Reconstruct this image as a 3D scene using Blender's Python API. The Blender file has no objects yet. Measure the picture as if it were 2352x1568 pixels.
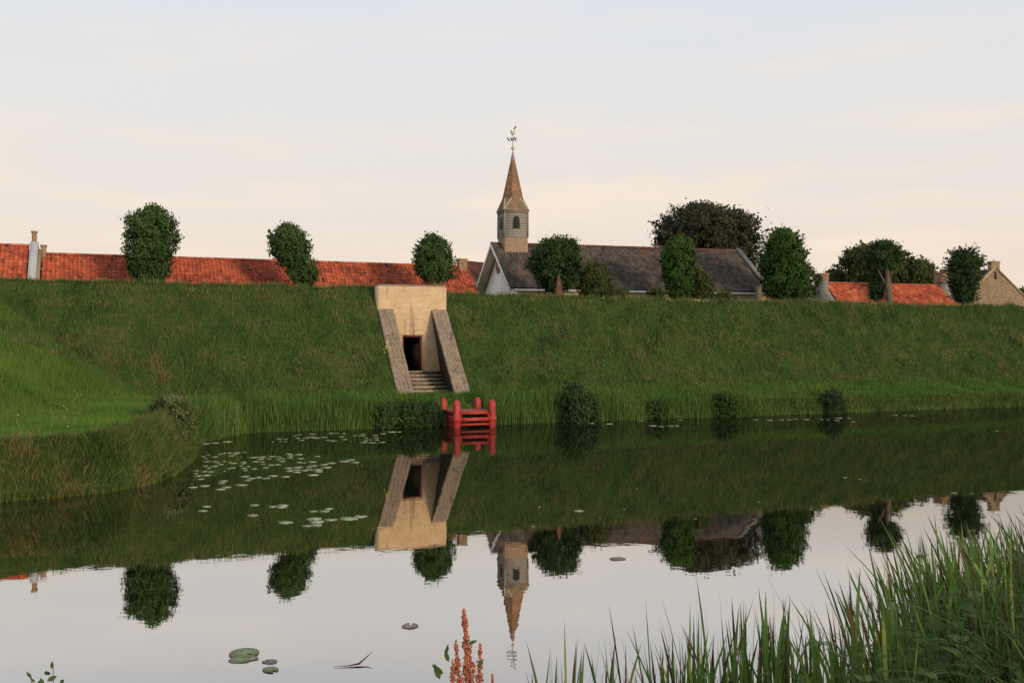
import bpy, math
import numpy as np
from mathutils import Vector, Matrix

# ------------------------------------------------------------------ camera, sky, sun, exposure
scene = bpy.context.scene
C = scene.collection
FPX, CX, CY = 2287.0, 1176.0, 785.0          # focal length and centre of the reference frame (2352 px wide)
CAMH = 4.1                                    # eye above the water, metres
cam = bpy.data.cameras.new('camera'); camo = bpy.data.objects.new('camera', cam); C.objects.link(camo)
cam.sensor_width = 36.0; cam.lens = 36.0 * FPX / 2352.0
cam.clip_start = 0.05; cam.clip_end = 3000
camo.location = (0, 0, CAMH); camo.rotation_euler = (math.radians(90.03), 0, 0)
scene.camera = camo

SUN_EL, SUN_AZ = math.radians(11), math.radians(140)     # azimuth clockwise from +Y (behind the camera, to the right)
world = bpy.data.worlds.new('World'); scene.world = world; world.use_nodes = True
def build_world():
    nt = world.node_tree; N = nt.nodes; L = nt.links
    N.clear()
    out = N.new('ShaderNodeOutputWorld'); bg = N.new('ShaderNodeBackground'); L.new(bg.outputs[0], out.inputs[0])
    sky = N.new('ShaderNodeTexSky'); sky.sky_type = 'NISHITA'; sky.sun_disc = False
    sky.sun_elevation = SUN_EL; sky.sun_rotation = SUN_AZ; sky.air_density = 1.0; sky.dust_density = 2.0
    bg.inputs[1].default_value = 0.1
    tc = N.new('ShaderNodeTexCoord'); sep = N.new('ShaderNodeSeparateXYZ'); L.new(tc.outputs['Generated'], sep.inputs[0])
    # thin veil of high cloud: warm near the horizon, cool white above
    ramp = N.new('ShaderNodeValToRGB'); L.new(sep.outputs[2], ramp.inputs[0])
    cr = ramp.color_ramp; cr.interpolation = 'EASE'
    cols = [(0.0, (9.5, 7.6, 6.1)), (0.07, (9.4, 8.0, 6.85)), (0.15, (9.0, 8.25, 7.55)), (0.24, (8.5, 8.4, 8.35)), (0.34, (8.05, 8.35, 9.0)), (0.7, (6.2, 7.0, 8.4)), (1.0, (5.6, 6.5, 8.0))]
    while len(cr.elements) < len(cols): cr.elements.new(0.5)
    for e, (p, c) in zip(cr.elements, cols): e.position = p; e.color = (c[0] / 10, c[1] / 10, c[2] / 10, 1)
    sc = N.new('ShaderNodeVectorMath'); sc.operation = 'SCALE'; L.new(ramp.outputs[0], sc.inputs[0]); sc.inputs['Scale'].default_value = 10.0
    mix = N.new('ShaderNodeMix'); mix.data_type = 'RGBA'; mix.inputs[0].default_value = 0.88
    L.new(sky.outputs[0], mix.inputs[6]); L.new(sc.outputs[0], mix.inputs[7])
    # soft streaks of peach cloud
    mp = N.new('ShaderNodeMapping'); mp.inputs['Scale'].default_value = (2.2, 2.2, 13.0); mp.inputs['Location'].default_value = (0.3, 1.1, 0.25)
    L.new(tc.outputs['Generated'], mp.inputs[0])
    nz = N.new('ShaderNodeTexNoise'); nz.inputs['Scale'].default_value = 1.6; nz.inputs['Detail'].default_value = 5; nz.inputs['Roughness'].default_value = 0.55
    L.new(mp.outputs[0], nz.inputs[0])
    r2 = N.new('ShaderNodeMapRange'); r2.inputs[1].default_value = 0.47; r2.inputs[2].default_value = 0.72; r2.clamp = True
    L.new(nz.outputs[0], r2.inputs[0])
    m2 = N.new('ShaderNodeMath'); m2.operation = 'MULTIPLY'; m2.inputs[1].default_value = 1.0
    low = N.new('ShaderNodeMapRange'); low.inputs[1].default_value = 0.10; low.inputs[2].default_value = 0.30; low.inputs[3].default_value = 1.0; low.inputs[4].default_value = 0.25; L.new(sep.outputs[2], low.inputs[0])
    m3 = N.new('ShaderNodeMath'); m3.operation = 'MULTIPLY'; L.new(r2.outputs[0], m3.inputs[0]); L.new(low.outputs[0], m3.inputs[1]); L.new(m3.outputs[0], m2.inputs[0])
    mix2 = N.new('ShaderNodeMix'); mix2.data_type = 'RGBA'; L.new(m2.outputs[0], mix2.inputs[0])
    L.new(mix.outputs[2], mix2.inputs[6]); mix2.inputs[7].default_value = (9.9, 8.3, 6.7, 1)
    L.new(mix2.outputs[2], bg.inputs[0])
build_world()
sun = bpy.data.lights.new('sun', 'SUN'); suno = bpy.data.objects.new('sun', sun); C.objects.link(suno)
sun.energy = 2.2; sun.angle = math.radians(9); sun.color = (1.0, 0.78, 0.56)
sdir = Vector((math.sin(SUN_AZ) * math.cos(SUN_EL), math.cos(SUN_AZ) * math.cos(SUN_EL), math.sin(SUN_EL)))
suno.rotation_euler = sdir.to_track_quat('Z', 'Y').to_euler()
suno.location = sdir * 100
vs = scene.view_settings; vs.view_transform = 'Standard'; vs.look = 'None'; vs.gamma = 1.0; vs.use_curve_mapping = False
vs.exposure = 0.0
scene.cycles.max_bounces = 6; scene.cycles.diffuse_bounces = 3; scene.cycles.glossy_bounces = 3
scene.cycles.transmission_bounces = 4; scene.cycles.transparent_max_bounces = 6

R = np.random.default_rng(11)

# ------------------------------------------------------------------ frames of reference
TH = math.atan(FPX / 5624.0)
U = np.array([math.cos(TH), math.sin(TH), 0.0]); Vv = np.array([-math.sin(TH), math.cos(TH), 0.0])
FO = np.array([-5.457, 54.5, 0.0])           # middle of the postern front, on the ground plan
Zv = np.array([0, 0, 1.0])
def W(s, t, z): return FO + np.asarray(s)[..., None] * U + np.asarray(t)[..., None] * Vv + np.asarray(z, float)[..., None] * Zv
def w3(s, t, z): return FO + s * U + t * Vv + z * Zv
def to_st(X, Y): return (X - FO[0]) * U[0] + (Y - FO[1]) * U[1], (X - FO[0]) * Vv[0] + (Y - FO[1]) * Vv[1]
def at(x, y, Y): return np.array([(x - CX) / FPX * Y, Y, CAMH + (CY - y) / FPX * Y])
def row_Y(x, t):                              # distance of the line t = const where it crosses image column x
    a = (x - CX) / FPX
    return (FO @ Vv + t) / (a * Vv[0] + Vv[1])

# ------------------------------------------------------------------ mesh helpers
ORG = {}
class MB:
    def __init__(self): self.v = []; self.f = {}; self.n = 0; self.a = []
    def add(self, V, F, rnd=None):
        V = np.asarray(V, float).reshape(-1, 3)
        if isinstance(F, (list, tuple)):
            g = {}
            for f in F: g.setdefault(len(f), []).append(f)
            F = [np.array(x) for x in g.values()]
        else: F = [F]
        for f in F: self.f.setdefault(f.shape[1], []).append(f + self.n)
        self.v.append(V); self.n += len(V)
        self.a.append(np.full(len(V), 0.5) if rnd is None else np.broadcast_to(np.asarray(rnd, float), (len(V),)))
        return self
    def box(self, c, ax, half, rnd=None):
        s = np.array([[i, j, k] for i in (-1, 1) for j in (-1, 1) for k in (-1, 1)], float) * np.asarray(half)
        V = np.asarray(c) + s @ np.asarray(ax)
        return self.add(V, np.array([[0, 1, 3, 2], [4, 6, 7, 5], [0, 4, 5, 1], [2, 3, 7, 6], [0, 2, 6, 4], [1, 5, 7, 3]]), rnd)
    def tube(self, path, rad, n=8, rnd=None, cap=True):
        P = np.asarray(path, float); k = len(P); rad = np.broadcast_to(np.asarray(rad, float), (k,))
        T = np.gradient(P, axis=0); T /= np.linalg.norm(T, axis=1)[:, None] + 1e-9
        ref = np.array([0.31, 0.22, 0.92]) if abs(T[0] @ np.array([0.31, 0.22, 0.92])) < 0.9 else np.array([1.0, 0, 0])
        V = []
        for p, t, r in zip(P, T, rad):
            a = np.cross(t, ref); a /= np.linalg.norm(a); b = np.cross(t, a)
            th = np.arange(n) * 2 * math.pi / n
            V.append(p + r * (np.cos(th)[:, None] * a + np.sin(th)[:, None] * b))
        V = np.concatenate(V); F = []
        for i in range(k - 1):
            for j in range(n): F.append((i * n + j, i * n + (j + 1) % n, (i + 1) * n + (j + 1) % n, (i + 1) * n + j))
        if cap: F.append(tuple(range(n - 1, -1, -1))); F.append(tuple(range((k - 1) * n, k * n)))
        return self.add(V, F, rnd)
    def prism(self, poly, ext, rnd=None):
        P = np.asarray(poly, float); n = len(P); V = np.concatenate([P, P + np.asarray(ext)])
        F = [tuple(range(n - 1, -1, -1)), tuple(range(n, 2 * n))] + [(i, (i + 1) % n, n + (i + 1) % n, n + i) for i in range(n)]
        return self.add(V, F, rnd)
    def build(self, name, mat, parent=None, **kw): 
        return mk(name, np.concatenate(self.v), {k: np.concatenate(x) for k, x in self.f.items()}, mat, parent, rnd=np.concatenate(self.a), **kw)

def setp(o, label=None, cat=None, group=None, kind=None):
    if label: o['label'] = label
    if cat: o['category'] = cat
    if group: o['group'] = group
    if kind: o['kind'] = kind
    return o
def raw_mesh(name, V, F, mat, rnd=None, smooth=False):
    me = bpy.data.meshes.new(name)
    me.vertices.add(len(V)); me.vertices.foreach_set('co', np.ascontiguousarray(V, dtype=np.float32).ravel())
    idx = np.concatenate([f.ravel() for f in F.values()]).astype(np.int32)
    tot = np.concatenate([np.full(len(f), k, np.int32) for k, f in F.items()])
    start = np.concatenate([[0], np.cumsum(tot)[:-1]]).astype(np.int32)
    me.loops.add(len(idx)); me.loops.foreach_set('vertex_index', idx)
    me.polygons.add(len(tot)); me.polygons.foreach_set('loop_start', start)
    if smooth: me.polygons.foreach_set('use_smooth', np.ones(len(tot), bool))
    me.update(calc_edges=True); me.validate()
    if rnd is not None:
        at_ = me.attributes.new('rnd', 'FLOAT', 'POINT'); at_.data.foreach_set('value', np.ascontiguousarray(rnd, dtype=np.float32))
    if mat: me.materials.append(mat)
    return me
def mk(name, V, F, mat, parent=None, rnd=None, smooth=False, label=None, cat=None, group=None, kind=None):
    V = np.asarray(V, float)
    if not isinstance(F, dict):
        g = {}
        for f in F: g.setdefault(len(f), []).append(f)
        F = {k: np.array(x) for k, x in g.items()}
    lo, hi = V.min(0), V.max(0); org = np.array([(lo[0] + hi[0]) / 2, (lo[1] + hi[1]) / 2, lo[2]])
    o = bpy.data.objects.new(name, raw_mesh(name, V - org, F, mat, rnd, smooth)); C.objects.link(o)
    place(o, org, parent)
    return setp(o, label, cat, group, kind)
def place(o, org, parent=None):
    ORG[o.name] = np.array(org)
    if parent is not None: o.parent = parent; o.location = Vector(np.asarray(org) - ORG[parent.name])
    else: o.location = Vector(org)
def root(name, loc, label, cat, group=None):
    e = bpy.data.objects.new(name, None); C.objects.link(e); e.location = Vector(loc); ORG[e.name] = np.array(loc, float)
    e.empty_display_size = 0.3
    return setp(e, label, cat, group)
def smooth(x, a, b):
    x = np.clip((x - a) / (b - a), 0, 1); return x * x * (3 - 2 * x)
def vnoise(x, y, seed=0):                     # cheap smooth value noise, -1..1
    r = np.random.default_rng(seed).random((64, 64)) * 2 - 1
    xi = np.floor(x).astype(int); yi = np.floor(y).astype(int); fx = x - xi; fy = y - yi
    fx = fx * fx * (3 - 2 * fx); fy = fy * fy * (3 - 2 * fy)
    g = lambda i, j: r[(xi + i) % 64, (yi + j) % 64]
    return (g(0, 0) * (1 - fx) + g(1, 0) * fx) * (1 - fy) + (g(0, 1) * (1 - fx) + g(1, 1) * fx) * fy
def fbm(x, y, seed=0): return vnoise(x, y, seed) * .55 + vnoise(x * 2.1 + 7, y * 2.1, seed + 1) * .28 + vnoise(x * 4.3, y * 4.3 + 3, seed + 2) * .17

# ------------------------------------------------------------------ materials
def base_mat(name, rough=0.8, spec=0.25):
    m = bpy.data.materials.new(name); m.use_nodes = True
    b = m.node_tree.nodes['Principled BSDF']; b.inputs['Roughness'].default_value = rough; b.inputs['Specular IOR Level'].default_value = spec
    return m, m.node_tree.nodes, m.node_tree.links, b
def ramp_node(N, stops):
    r = N.new('ShaderNodeValToRGB'); cr = r.color_ramp
    while len(cr.elements) < len(stops): cr.elements.new(0.5)
    for e, (p, c) in zip(cr.elements, stops): e.position = p; e.color = (*c, 1)
    return r
def tone_mat(name, stops, scale=3.0, detail=4, rough=0.8, spec=0.2, rnd_amt=0.5, bump=0.0, bump_scale=40, stretch=(1, 1, 1), spots=None, objr=0.0):
    """colour from world-space noise mixed with a per-piece random value; spots = (scale, lo, hi, colour) marks of moss, soot or lichen"""
    m, N, L, b = base_mat(name, rough, spec)
    geo = N.new('ShaderNodeNewGeometry'); mp = N.new('ShaderNodeMapping'); mp.inputs['Scale'].default_value = stretch
    L.new(geo.outputs['Position'], mp.inputs[0])
    nz = N.new('ShaderNodeTexNoise'); nz.inputs['Scale'].default_value = scale; nz.inputs['Detail'].default_value = detail; nz.inputs['Roughness'].default_value = 0.6
    L.new(mp.outputs[0], nz.inputs[0])
    at_ = N.new('ShaderNodeAttribute'); at_.attribute_name = 'rnd'
    src = at_.outputs['Fac']
    if objr:
        oi = N.new('ShaderNodeObjectInfo'); a = N.new('ShaderNodeMath'); a.operation = 'ADD'
        mm = N.new('ShaderNodeMath'); mm.operation = 'MULTIPLY_ADD'; L.new(oi.outputs['Random'], mm.inputs[0]); mm.inputs[1].default_value = objr; mm.inputs[2].default_value = -objr / 2
        L.new(at_.outputs['Fac'], a.inputs[0]); L.new(mm.outputs[0], a.inputs[1]); src = a.outputs[0]
    mx = N.new('ShaderNodeMix'); mx.data_type = 'FLOAT'; mx.inputs[0].default_value = rnd_amt
    mr = N.new('ShaderNodeMapRange'); mr.inputs[1].default_value = 0.28; mr.inputs[2].default_value = 0.72; L.new(nz.outputs[0], mr.inputs[0])
    L.new(mr.outputs[0], mx.inputs[2]); L.new(src, mx.inputs[3])
    r = ramp_node(N, stops); L.new(mx.outputs[0], r.inputs[0]); col = r.outputs[0]
    for sp in (spots or []):
        n2 = N.new('ShaderNodeTexNoise'); n2.inputs['Scale'].default_value = sp[0]; n2.inputs['Detail'].default_value = 5; n2.inputs['Roughness'].default_value = 0.65
        if len(sp) > 4:
            mp2 = N.new('ShaderNodeMapping'); mp2.inputs['Scale'].default_value = sp[4]; L.new(geo.outputs['Position'], mp2.inputs[0]); L.new(mp2.outputs[0], n2.inputs[0])
        else: L.new(geo.outputs['Position'], n2.inputs[0])
        m2 = N.new('ShaderNodeMapRange'); m2.inputs[1].default_value = sp[1]; m2.inputs[2].default_value = sp[2]; L.new(n2.outputs[0], m2.inputs[0])
        x = N.new('ShaderNodeMix'); x.data_type = 'RGBA'; L.new(m2.outputs[0], x.inputs[0]); L.new(col, x.inputs[6]); x.inputs[7].default_value = (*sp[3], 1); col = x.outputs[2]
    L.new(col, b.inputs['Base Color'])
    if bump:
        n3 = N.new('ShaderNodeTexNoise'); n3.inputs['Scale'].default_value = bump_scale; n3.inputs['Detail'].default_value = 6; L.new(mp.outputs[0], n3.inputs[0])
        bp = N.new('ShaderNodeBump'); bp.inputs['Strength'].default_value = bump; bp.inputs['Distance'].default_value = 0.02; L.new(n3.outputs[0], bp.inputs['Height']); L.new(bp.outputs[0], b.inputs['Normal'])
    return m
def leaf_mat(name, stops, scale=1.2, trans=0.25, rough=0.55, spec=0.3, rnd_amt=0.6, stretch=(1, 1, 1)):
    m = tone_mat(name, stops, scale, 3, rough, spec, rnd_amt, stretch=stretch)
    N = m.node_tree.nodes; L = m.node_tree.links; b = N['Principled BSDF']; out = N['Material Output']
    tr = N.new('ShaderNodeBsdfTranslucent'); L.new(b.inputs['Base Color'].links[0].from_socket, tr.inputs[0])
    mx = N.new('ShaderNodeMixShader'); mx.inputs[0].default_value = trans; L.new(b.outputs[0], mx.inputs[1]); L.new(tr.outputs[0], mx.inputs[2]); L.new(mx.outputs[0], out.inputs[0])
    return m
GRASS = [(0.0, (.017, .050, .012)), (0.28, (.038, .100, .021)), (0.55, (.070, .135, .030)), (0.78, (.145, .155, .052)), (1.0, (.32, .22, .11))]
M = {}
M['turf'] = tone_mat('turf', [(0, (0.0308, 0.0588, 0.0154)), (0.5, (0.0554, 0.0896, 0.0224)), (1, (0.1232, 0.105, 0.042))], 0.55, 6, 1.0, 0.0, 0.0, bump=0.6, bump_scale=6)
M['soil'] = tone_mat('soil', [(0, (.02, .016, .011)), (1, (.06, .045, .03))], 2.0, 5, 1.0, 0.05, 0.0, bump=0.6, bump_scale=8)
M['grass'] = leaf_mat('grass', GRASS, 0.45, 0.2, 0.7, 0.1, 0.8)
M['lush'] = leaf_mat('lush_grass', [(0, (0.0588, 0.1288, 0.0202)), (0.5, (0.1176, 0.2408, 0.0358)), (0.85, (0.1823, 0.3024, 0.056)), (1, (0.3058, 0.2912, 0.1008))], 0.5, 0.25, 0.7, 0.1, 0.45)
M['rough'] = leaf_mat('rough_grass', [(0, (0.0328, 0.065, 0.0156)), (0.35, (0.0751, 0.1365, 0.0312)), (0.62, (0.1638, 0.182, 0.0585)), (0.88, (0.3276, 0.2145, 0.0975)), (1, (0.4368, 0.26, 0.13))], 0.7, 0.2, 0.7, 0.1, 0.6)
M['reed'] = leaf_mat('reed_green', [(0, (0.0379, 0.0878, 0.0175)), (0.5, (0.0802, 0.1688, 0.0297)), (0.85, (0.175, 0.2565, 0.0513)), (1, (0.3208, 0.27, 0.0945))], 0.6, 0.25, 0.55, 0.25, 0.6)
M['sedge'] = leaf_mat('sedge_blades', [(0, (0.0715, 0.0338, 0.0208)), (0.16, (0.13, 0.0546, 0.0312)), (0.24, (0.078, 0.143, 0.026)), (0.5, (0.13, 0.247, 0.039)), (0.75, (0.221, 0.351, 0.065)), (0.88, (0.442, 0.416, 0.078)), (1, (0.598, 0.364, 0.104))], 2.0, 0.3, 0.45, 0.35, 0.9)
M['leaf'] = leaf_mat('linden_leaves', [(0, (0.0278, 0.0602, 0.0193)), (0.5, (0.0556, 0.1023, 0.0301)), (1, (0.1264, 0.1806, 0.0542))], 1.0, 0.18, 0.8, 0.08)
M['leaf_bright'] = leaf_mat('bright_leaves', [(0, (0.0272, 0.0626, 0.0151)), (0.5, (0.0476, 0.0972, 0.0216)), (1, (0.0964, 0.162, 0.0367))], 1.0, 0.22, 0.8, 0.08)
M['leaf_copper'] = leaf_mat('copper_leaves', [(0, (.026, .032, .017)), (.5, (.048, .052, .027)), (1, (.10, .092, .048))], 1.0, 0.15, 0.8, 0.08)
M['leaf_olive'] = leaf_mat('olive_leaves', [(0, (0.0468, 0.0624, 0.0182)), (0.5, (0.078, 0.0975, 0.0312)), (1, (0.13, 0.1365, 0.0455))], 1.0, 0.2, 0.8, 0.08)
M['leaf_pale'] = leaf_mat('pale_leaves', [(0, (.055, .085, .028)), (.5, (.11, .145, .05)), (1, (.24, .24, .11))], 1.0, 0.2, 0.8, 0.08)
M['leaf_dark'] = leaf_mat('dark_leaves', [(0, (0.0174, 0.0404, 0.0154)), (0.5, (0.0374, 0.0689, 0.0238)), (1, (0.0935, 0.1307, 0.0475))], 1.0, 0.15, 0.8, 0.08)
M['leaf_grey'] = leaf_mat('herb_leaves', [(0, (.022, .046, .010)), (.45, (.055, .10, .022)), (.8, (.10, .15, .045)), (1, (.20, .25, .11))], 1.5, 0.22, 0.75, 0.1)
M['bark'] = tone_mat('bark', [(0, (.06, .05, .035)), (.5, (.13, .11, .075)), (1, (.22, .19, .13))], 6, 5, 0.9, 0.1, 0.2, bump=0.8, bump_scale=20, stretch=(1, 1, .3))
M['brick'] = tone_mat('yellow_brick', [(0, (0.4896, 0.335, 0.186)), (0.25, (0.6936, 0.5, 0.2883)), (0.6, (0.7854, 0.585, 0.3534)), (1, (0.867, 0.69, 0.4464))], 1.3, 5, 0.85, 0.15, 0.3, bump=0.4, bump_scale=60, objr=0.9,
    spots=[(1.1, .58, .74, (.24, .175, .115), (1.9, 1.9, .28)), (9, .64, .72, (.22, .15, .09))])
M['brick_old'] = tone_mat('weathered_brick', [(0, (0.2166, 0.1653, 0.1197)), (0.4, (0.3021, 0.2337, 0.171)), (0.75, (0.3648, 0.2907, 0.2166)), (1, (0.4674, 0.3819, 0.2964))], 2.0, 5, 0.9, 0.1, 0.45, bump=0.5, bump_scale=60,
    spots=[(1.4, .55, .72, (.10, .085, .06))])
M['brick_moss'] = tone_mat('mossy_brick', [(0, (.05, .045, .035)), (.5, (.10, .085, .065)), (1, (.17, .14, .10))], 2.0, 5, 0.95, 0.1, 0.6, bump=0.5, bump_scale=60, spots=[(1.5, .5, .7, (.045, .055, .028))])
M['mortar'] = tone_mat('mortar', [(0, (0.459, 0.3375, 0.2197)), (1, (0.675, 0.513, 0.3544))], 3, 5, 0.95, 0.05, 0.0, bump=0.3)
M['brick_wall'] = None
M['tile_red'] = tone_mat('red_pantile', [(0, (0.1354, 0.043, 0.0293)), (0.22, (0.3046, 0.0768, 0.0425)), (0.55, (0.485, 0.1137, 0.0556)), (0.85, (0.6091, 0.1613, 0.0732)), (1, (0.6542, 0.2611, 0.1318))], 1.1, 5, 0.75, 0.2, 0.55, bump=0.3, bump_scale=40, objr=0.8,
    spots=[(2.6, .56, .66, (.045, .026, .020)), (0.35, .54, .70, (.27, .052, .036)), (14, .60, .70, (.08, .03, .022))])
M['tile_dark'] = tone_mat('grey_pantile', [(0, (.050, .042, .035)), (.4, (.105, .087, .070)), (.75, (.165, .132, .104)), (1, (.25, .185, .135))], 0.9, 5, 0.75, 0.2, 0.55, bump=0.3, bump_scale=40, objr=0.6,
    spots=[(0.45, .60, .72, (.30, .105, .055)), (4, .62, .72, (.26, .23, .16))])
M['tile_brown'] = tone_mat('brown_pantile', [(0, (.06, .03, .024)), (.5, (.12, .055, .04)), (1, (.18, .085, .06))], 1.5, 5, 0.8, 0.15, 0.55)
M['white_wood'] = tone_mat('white_boards', [(0, (.74, .71, .66)), (.5, (.82, .80, .76)), (1, (.87, .86, .83))], 1.2, 4, 0.7, 0.2, 0.5, stretch=(3, 3, .4))
M['cream'] = tone_mat('cream_paint', [(0, (.62, .52, .36)), (1, (.78, .69, .52))], 1.5, 4, 0.7, 0.2, 0.3)
M['grey_wood'] = tone_mat('grey_siding', [(0, (.19, .17, .145)), (.5, (.27, .245, .21)), (1, (.34, .315, .275))], 2.0, 5, 0.75, 0.2, 0.6, stretch=(1, 1, 5), bump=0.2)
M['shingle'] = tone_mat('spire_shingles', [(0, (.15, .09, .062)), (.35, (.28, .155, .10)), (.7, (.41, .22, .135)), (1, (.52, .285, .175))], 0.8, 5, 0.75, 0.25, 0.45, bump=0.3, bump_scale=30,
    spots=[(1.2, .52, .68, (.17, .145, .08))])
M['shingle_flare'] = tone_mat('flare_shingles', [(0, (.17, .12, .075)), (.5, (.27, .195, .12)), (1, (.42, .33, .19))], 1.2, 5, 0.75, 0.25, 0.5, bump=0.3, bump_scale=30)
M['lead'] = tone_mat('copper_cap', [(0, (.20, .12, .11)), (1, (.38, .24, .21))], 4, 4, 0.55, 0.4, 0.2)
M['tan_brick'] = tone_mat('tan_brick', [(0, (.34, .235, .155)), (.5, (.43, .305, .205)), (1, (.50, .37, .25))], 2.0, 5, 0.85, 0.15, 0.4, bump=0.3)
M['chimney'] = tone_mat('chimney_brick', [(0, (.22, .13, .085)), (.5, (.36, .235, .15)), (1, (.52, .37, .25))], 2.0, 5, 0.9, 0.1, 0.6, bump=0.4)
M['grey_render'] = tone_mat('grey_render', [(0, (0.1562, 0.1457, 0.1283)), (0.5, (0.2409, 0.2263, 0.1996)), (1, (0.306, 0.2852, 0.251))], 1.5, 5, 0.85, 0.1, 0.2, bump=0.3, spots=[(2.5, .55, .7, (.22, .185, .13))])
M['pale_render'] = tone_mat('pale_render', [(0, (.38, .37, .36)), (1, (.56, .55, .54))], 1.5, 5, 0.85, 0.1, 0.2, bump=0.3)
M['stone_wall'] = tone_mat('pale_stone', [(0, (.26, .19, .115)), (.5, (.40, .30, .19)), (1, (.54, .43, .29))], 2.0, 5, 0.9, 0.1, 0.65, bump=0.4)
M['iron'] = tone_mat('dark_iron', [(0, (.02, .02, .02)), (1, (.05, .045, .04))], 5, 3, 0.6, 0.4, 0.0)
M['gold'] = tone_mat('worn_gilding', [(0, (.42, .32, .16)), (1, (.66, .52, .28))], 8, 3, 0.45, 0.5, 0.0)
M['louvre'] = tone_mat('louvre_green', [(0, (.022, .026, .024)), (1, (.05, .055, .05))], 5, 3, 0.6, 0.3, 0.5)
M['red_paint'] = tone_mat('red_paint', [(0, (0.2074, 0.022, 0.0183)), (0.45, (0.3782, 0.0342, 0.0268)), (1, (0.5124, 0.0732, 0.061))], 2.5, 5, 0.5, 0.35, 0.4, bump=0.15,
    spots=[(14, .66, .72, (.50, .22, .17))])
M['red_deck'] = tone_mat('red_deck', [(0, (0.225, 0.0438, 0.0375)), (0.5, (0.3375, 0.075, 0.0625)), (1, (0.45, 0.1375, 0.1125))], 3, 5, 0.65, 0.3, 0.5, bump=0.2)
M['door_wood'] = tone_mat('door_wood', [(0, (.07, .018, .012)), (.5, (.13, .03, .02)), (1, (.22, .06, .04))], 4, 4, 0.6, 0.3, 0.4, stretch=(3, 3, .5))
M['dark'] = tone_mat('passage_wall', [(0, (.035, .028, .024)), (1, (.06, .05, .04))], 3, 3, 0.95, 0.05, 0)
M['step_wood'] = tone_mat('step_wood', [(0, (.06, .05, .038)), (.35, (.24, .195, .15)), (1, (.52, .42, .32))], 5, 5, 0.85, 0.1, 0.5, bump=0.5, bump_scale=25, spots=[(3, .58, .7, (.06, .07, .03))])
M['pad'] = tone_mat('lily_pad', [(0, (.24, .30, .16)), (.5, (.36, .42, .25)), (.85, (.46, .48, .31)), (1, (.50, .42, .30))], 3, 4, 0.4, 0.5, 0.7, objr=0.9)
M['pad_near'] = tone_mat('lily_pad_near', [(0, (0.224, 0.304, 0.112)), (0.55, (0.384, 0.464, 0.208)), (1, (0.512, 0.464, 0.304))], 9, 5, 0.45, 0.4, 0.5, objr=0.6, spots=[(18, .55, .68, (.27, .20, .13))])
M['pad_brown'] = tone_mat('withered_pad', [(0, (0.27, 0.195, 0.135)), (1, (0.51, 0.405, 0.3))], 12, 5, 0.6, 0.3, 0.4)
M['dead'] = tone_mat('dead_leaf', [(0, (.10, .03, .018)), (1, (.30, .13, .07))], 12, 4, 0.6, 0.3, 0.3)
M['seed'] = leaf_mat('dock_seed', [(0, (0.375, 0.1063, 0.0619)), (0.5, (0.625, 0.2125, 0.1169)), (1, (0.775, 0.375, 0.2062))], 6, 0.25, 0.7, 0.2, 0.8)
M['stem'] = tone_mat('green_stem', [(0, (.08, .09, .03)), (1, (.20, .13, .07))], 4, 3, 0.7, 0.2, 0.5)
M['sprig'] = leaf_mat('sprig_leaves', [(0, (.05, .09, .03)), (.6, (.10, .17, .05)), (1, (.22, .13, .10))], 6, 0.3, 0.5, 0.3, 0.7)
M['yellow'] = tone_mat('yellow_petals', [(0, (.6, .45, .04)), (1, (.75, .6, .08))], 5, 2, 0.7, 0.1, 0.5)
M['white_flower'] = tone_mat('white_petals', [(0, (.62, .62, .52)), (1, (.78, .78, .68))], 5, 2, 0.7, 0.1, 0.5)
M['feather'] = tone_mat('dark_plumage', [(0, (.012, .012, .014)), (1, (.03, .028, .03))], 20, 3, 0.5, 0.3, 0)
M['glass'] = tone_mat('dark_glass', [(0, (.02, .022, .025)), (1, (.04, .04, .045))], 3, 2, 0.15, 0.5, 0)

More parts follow.
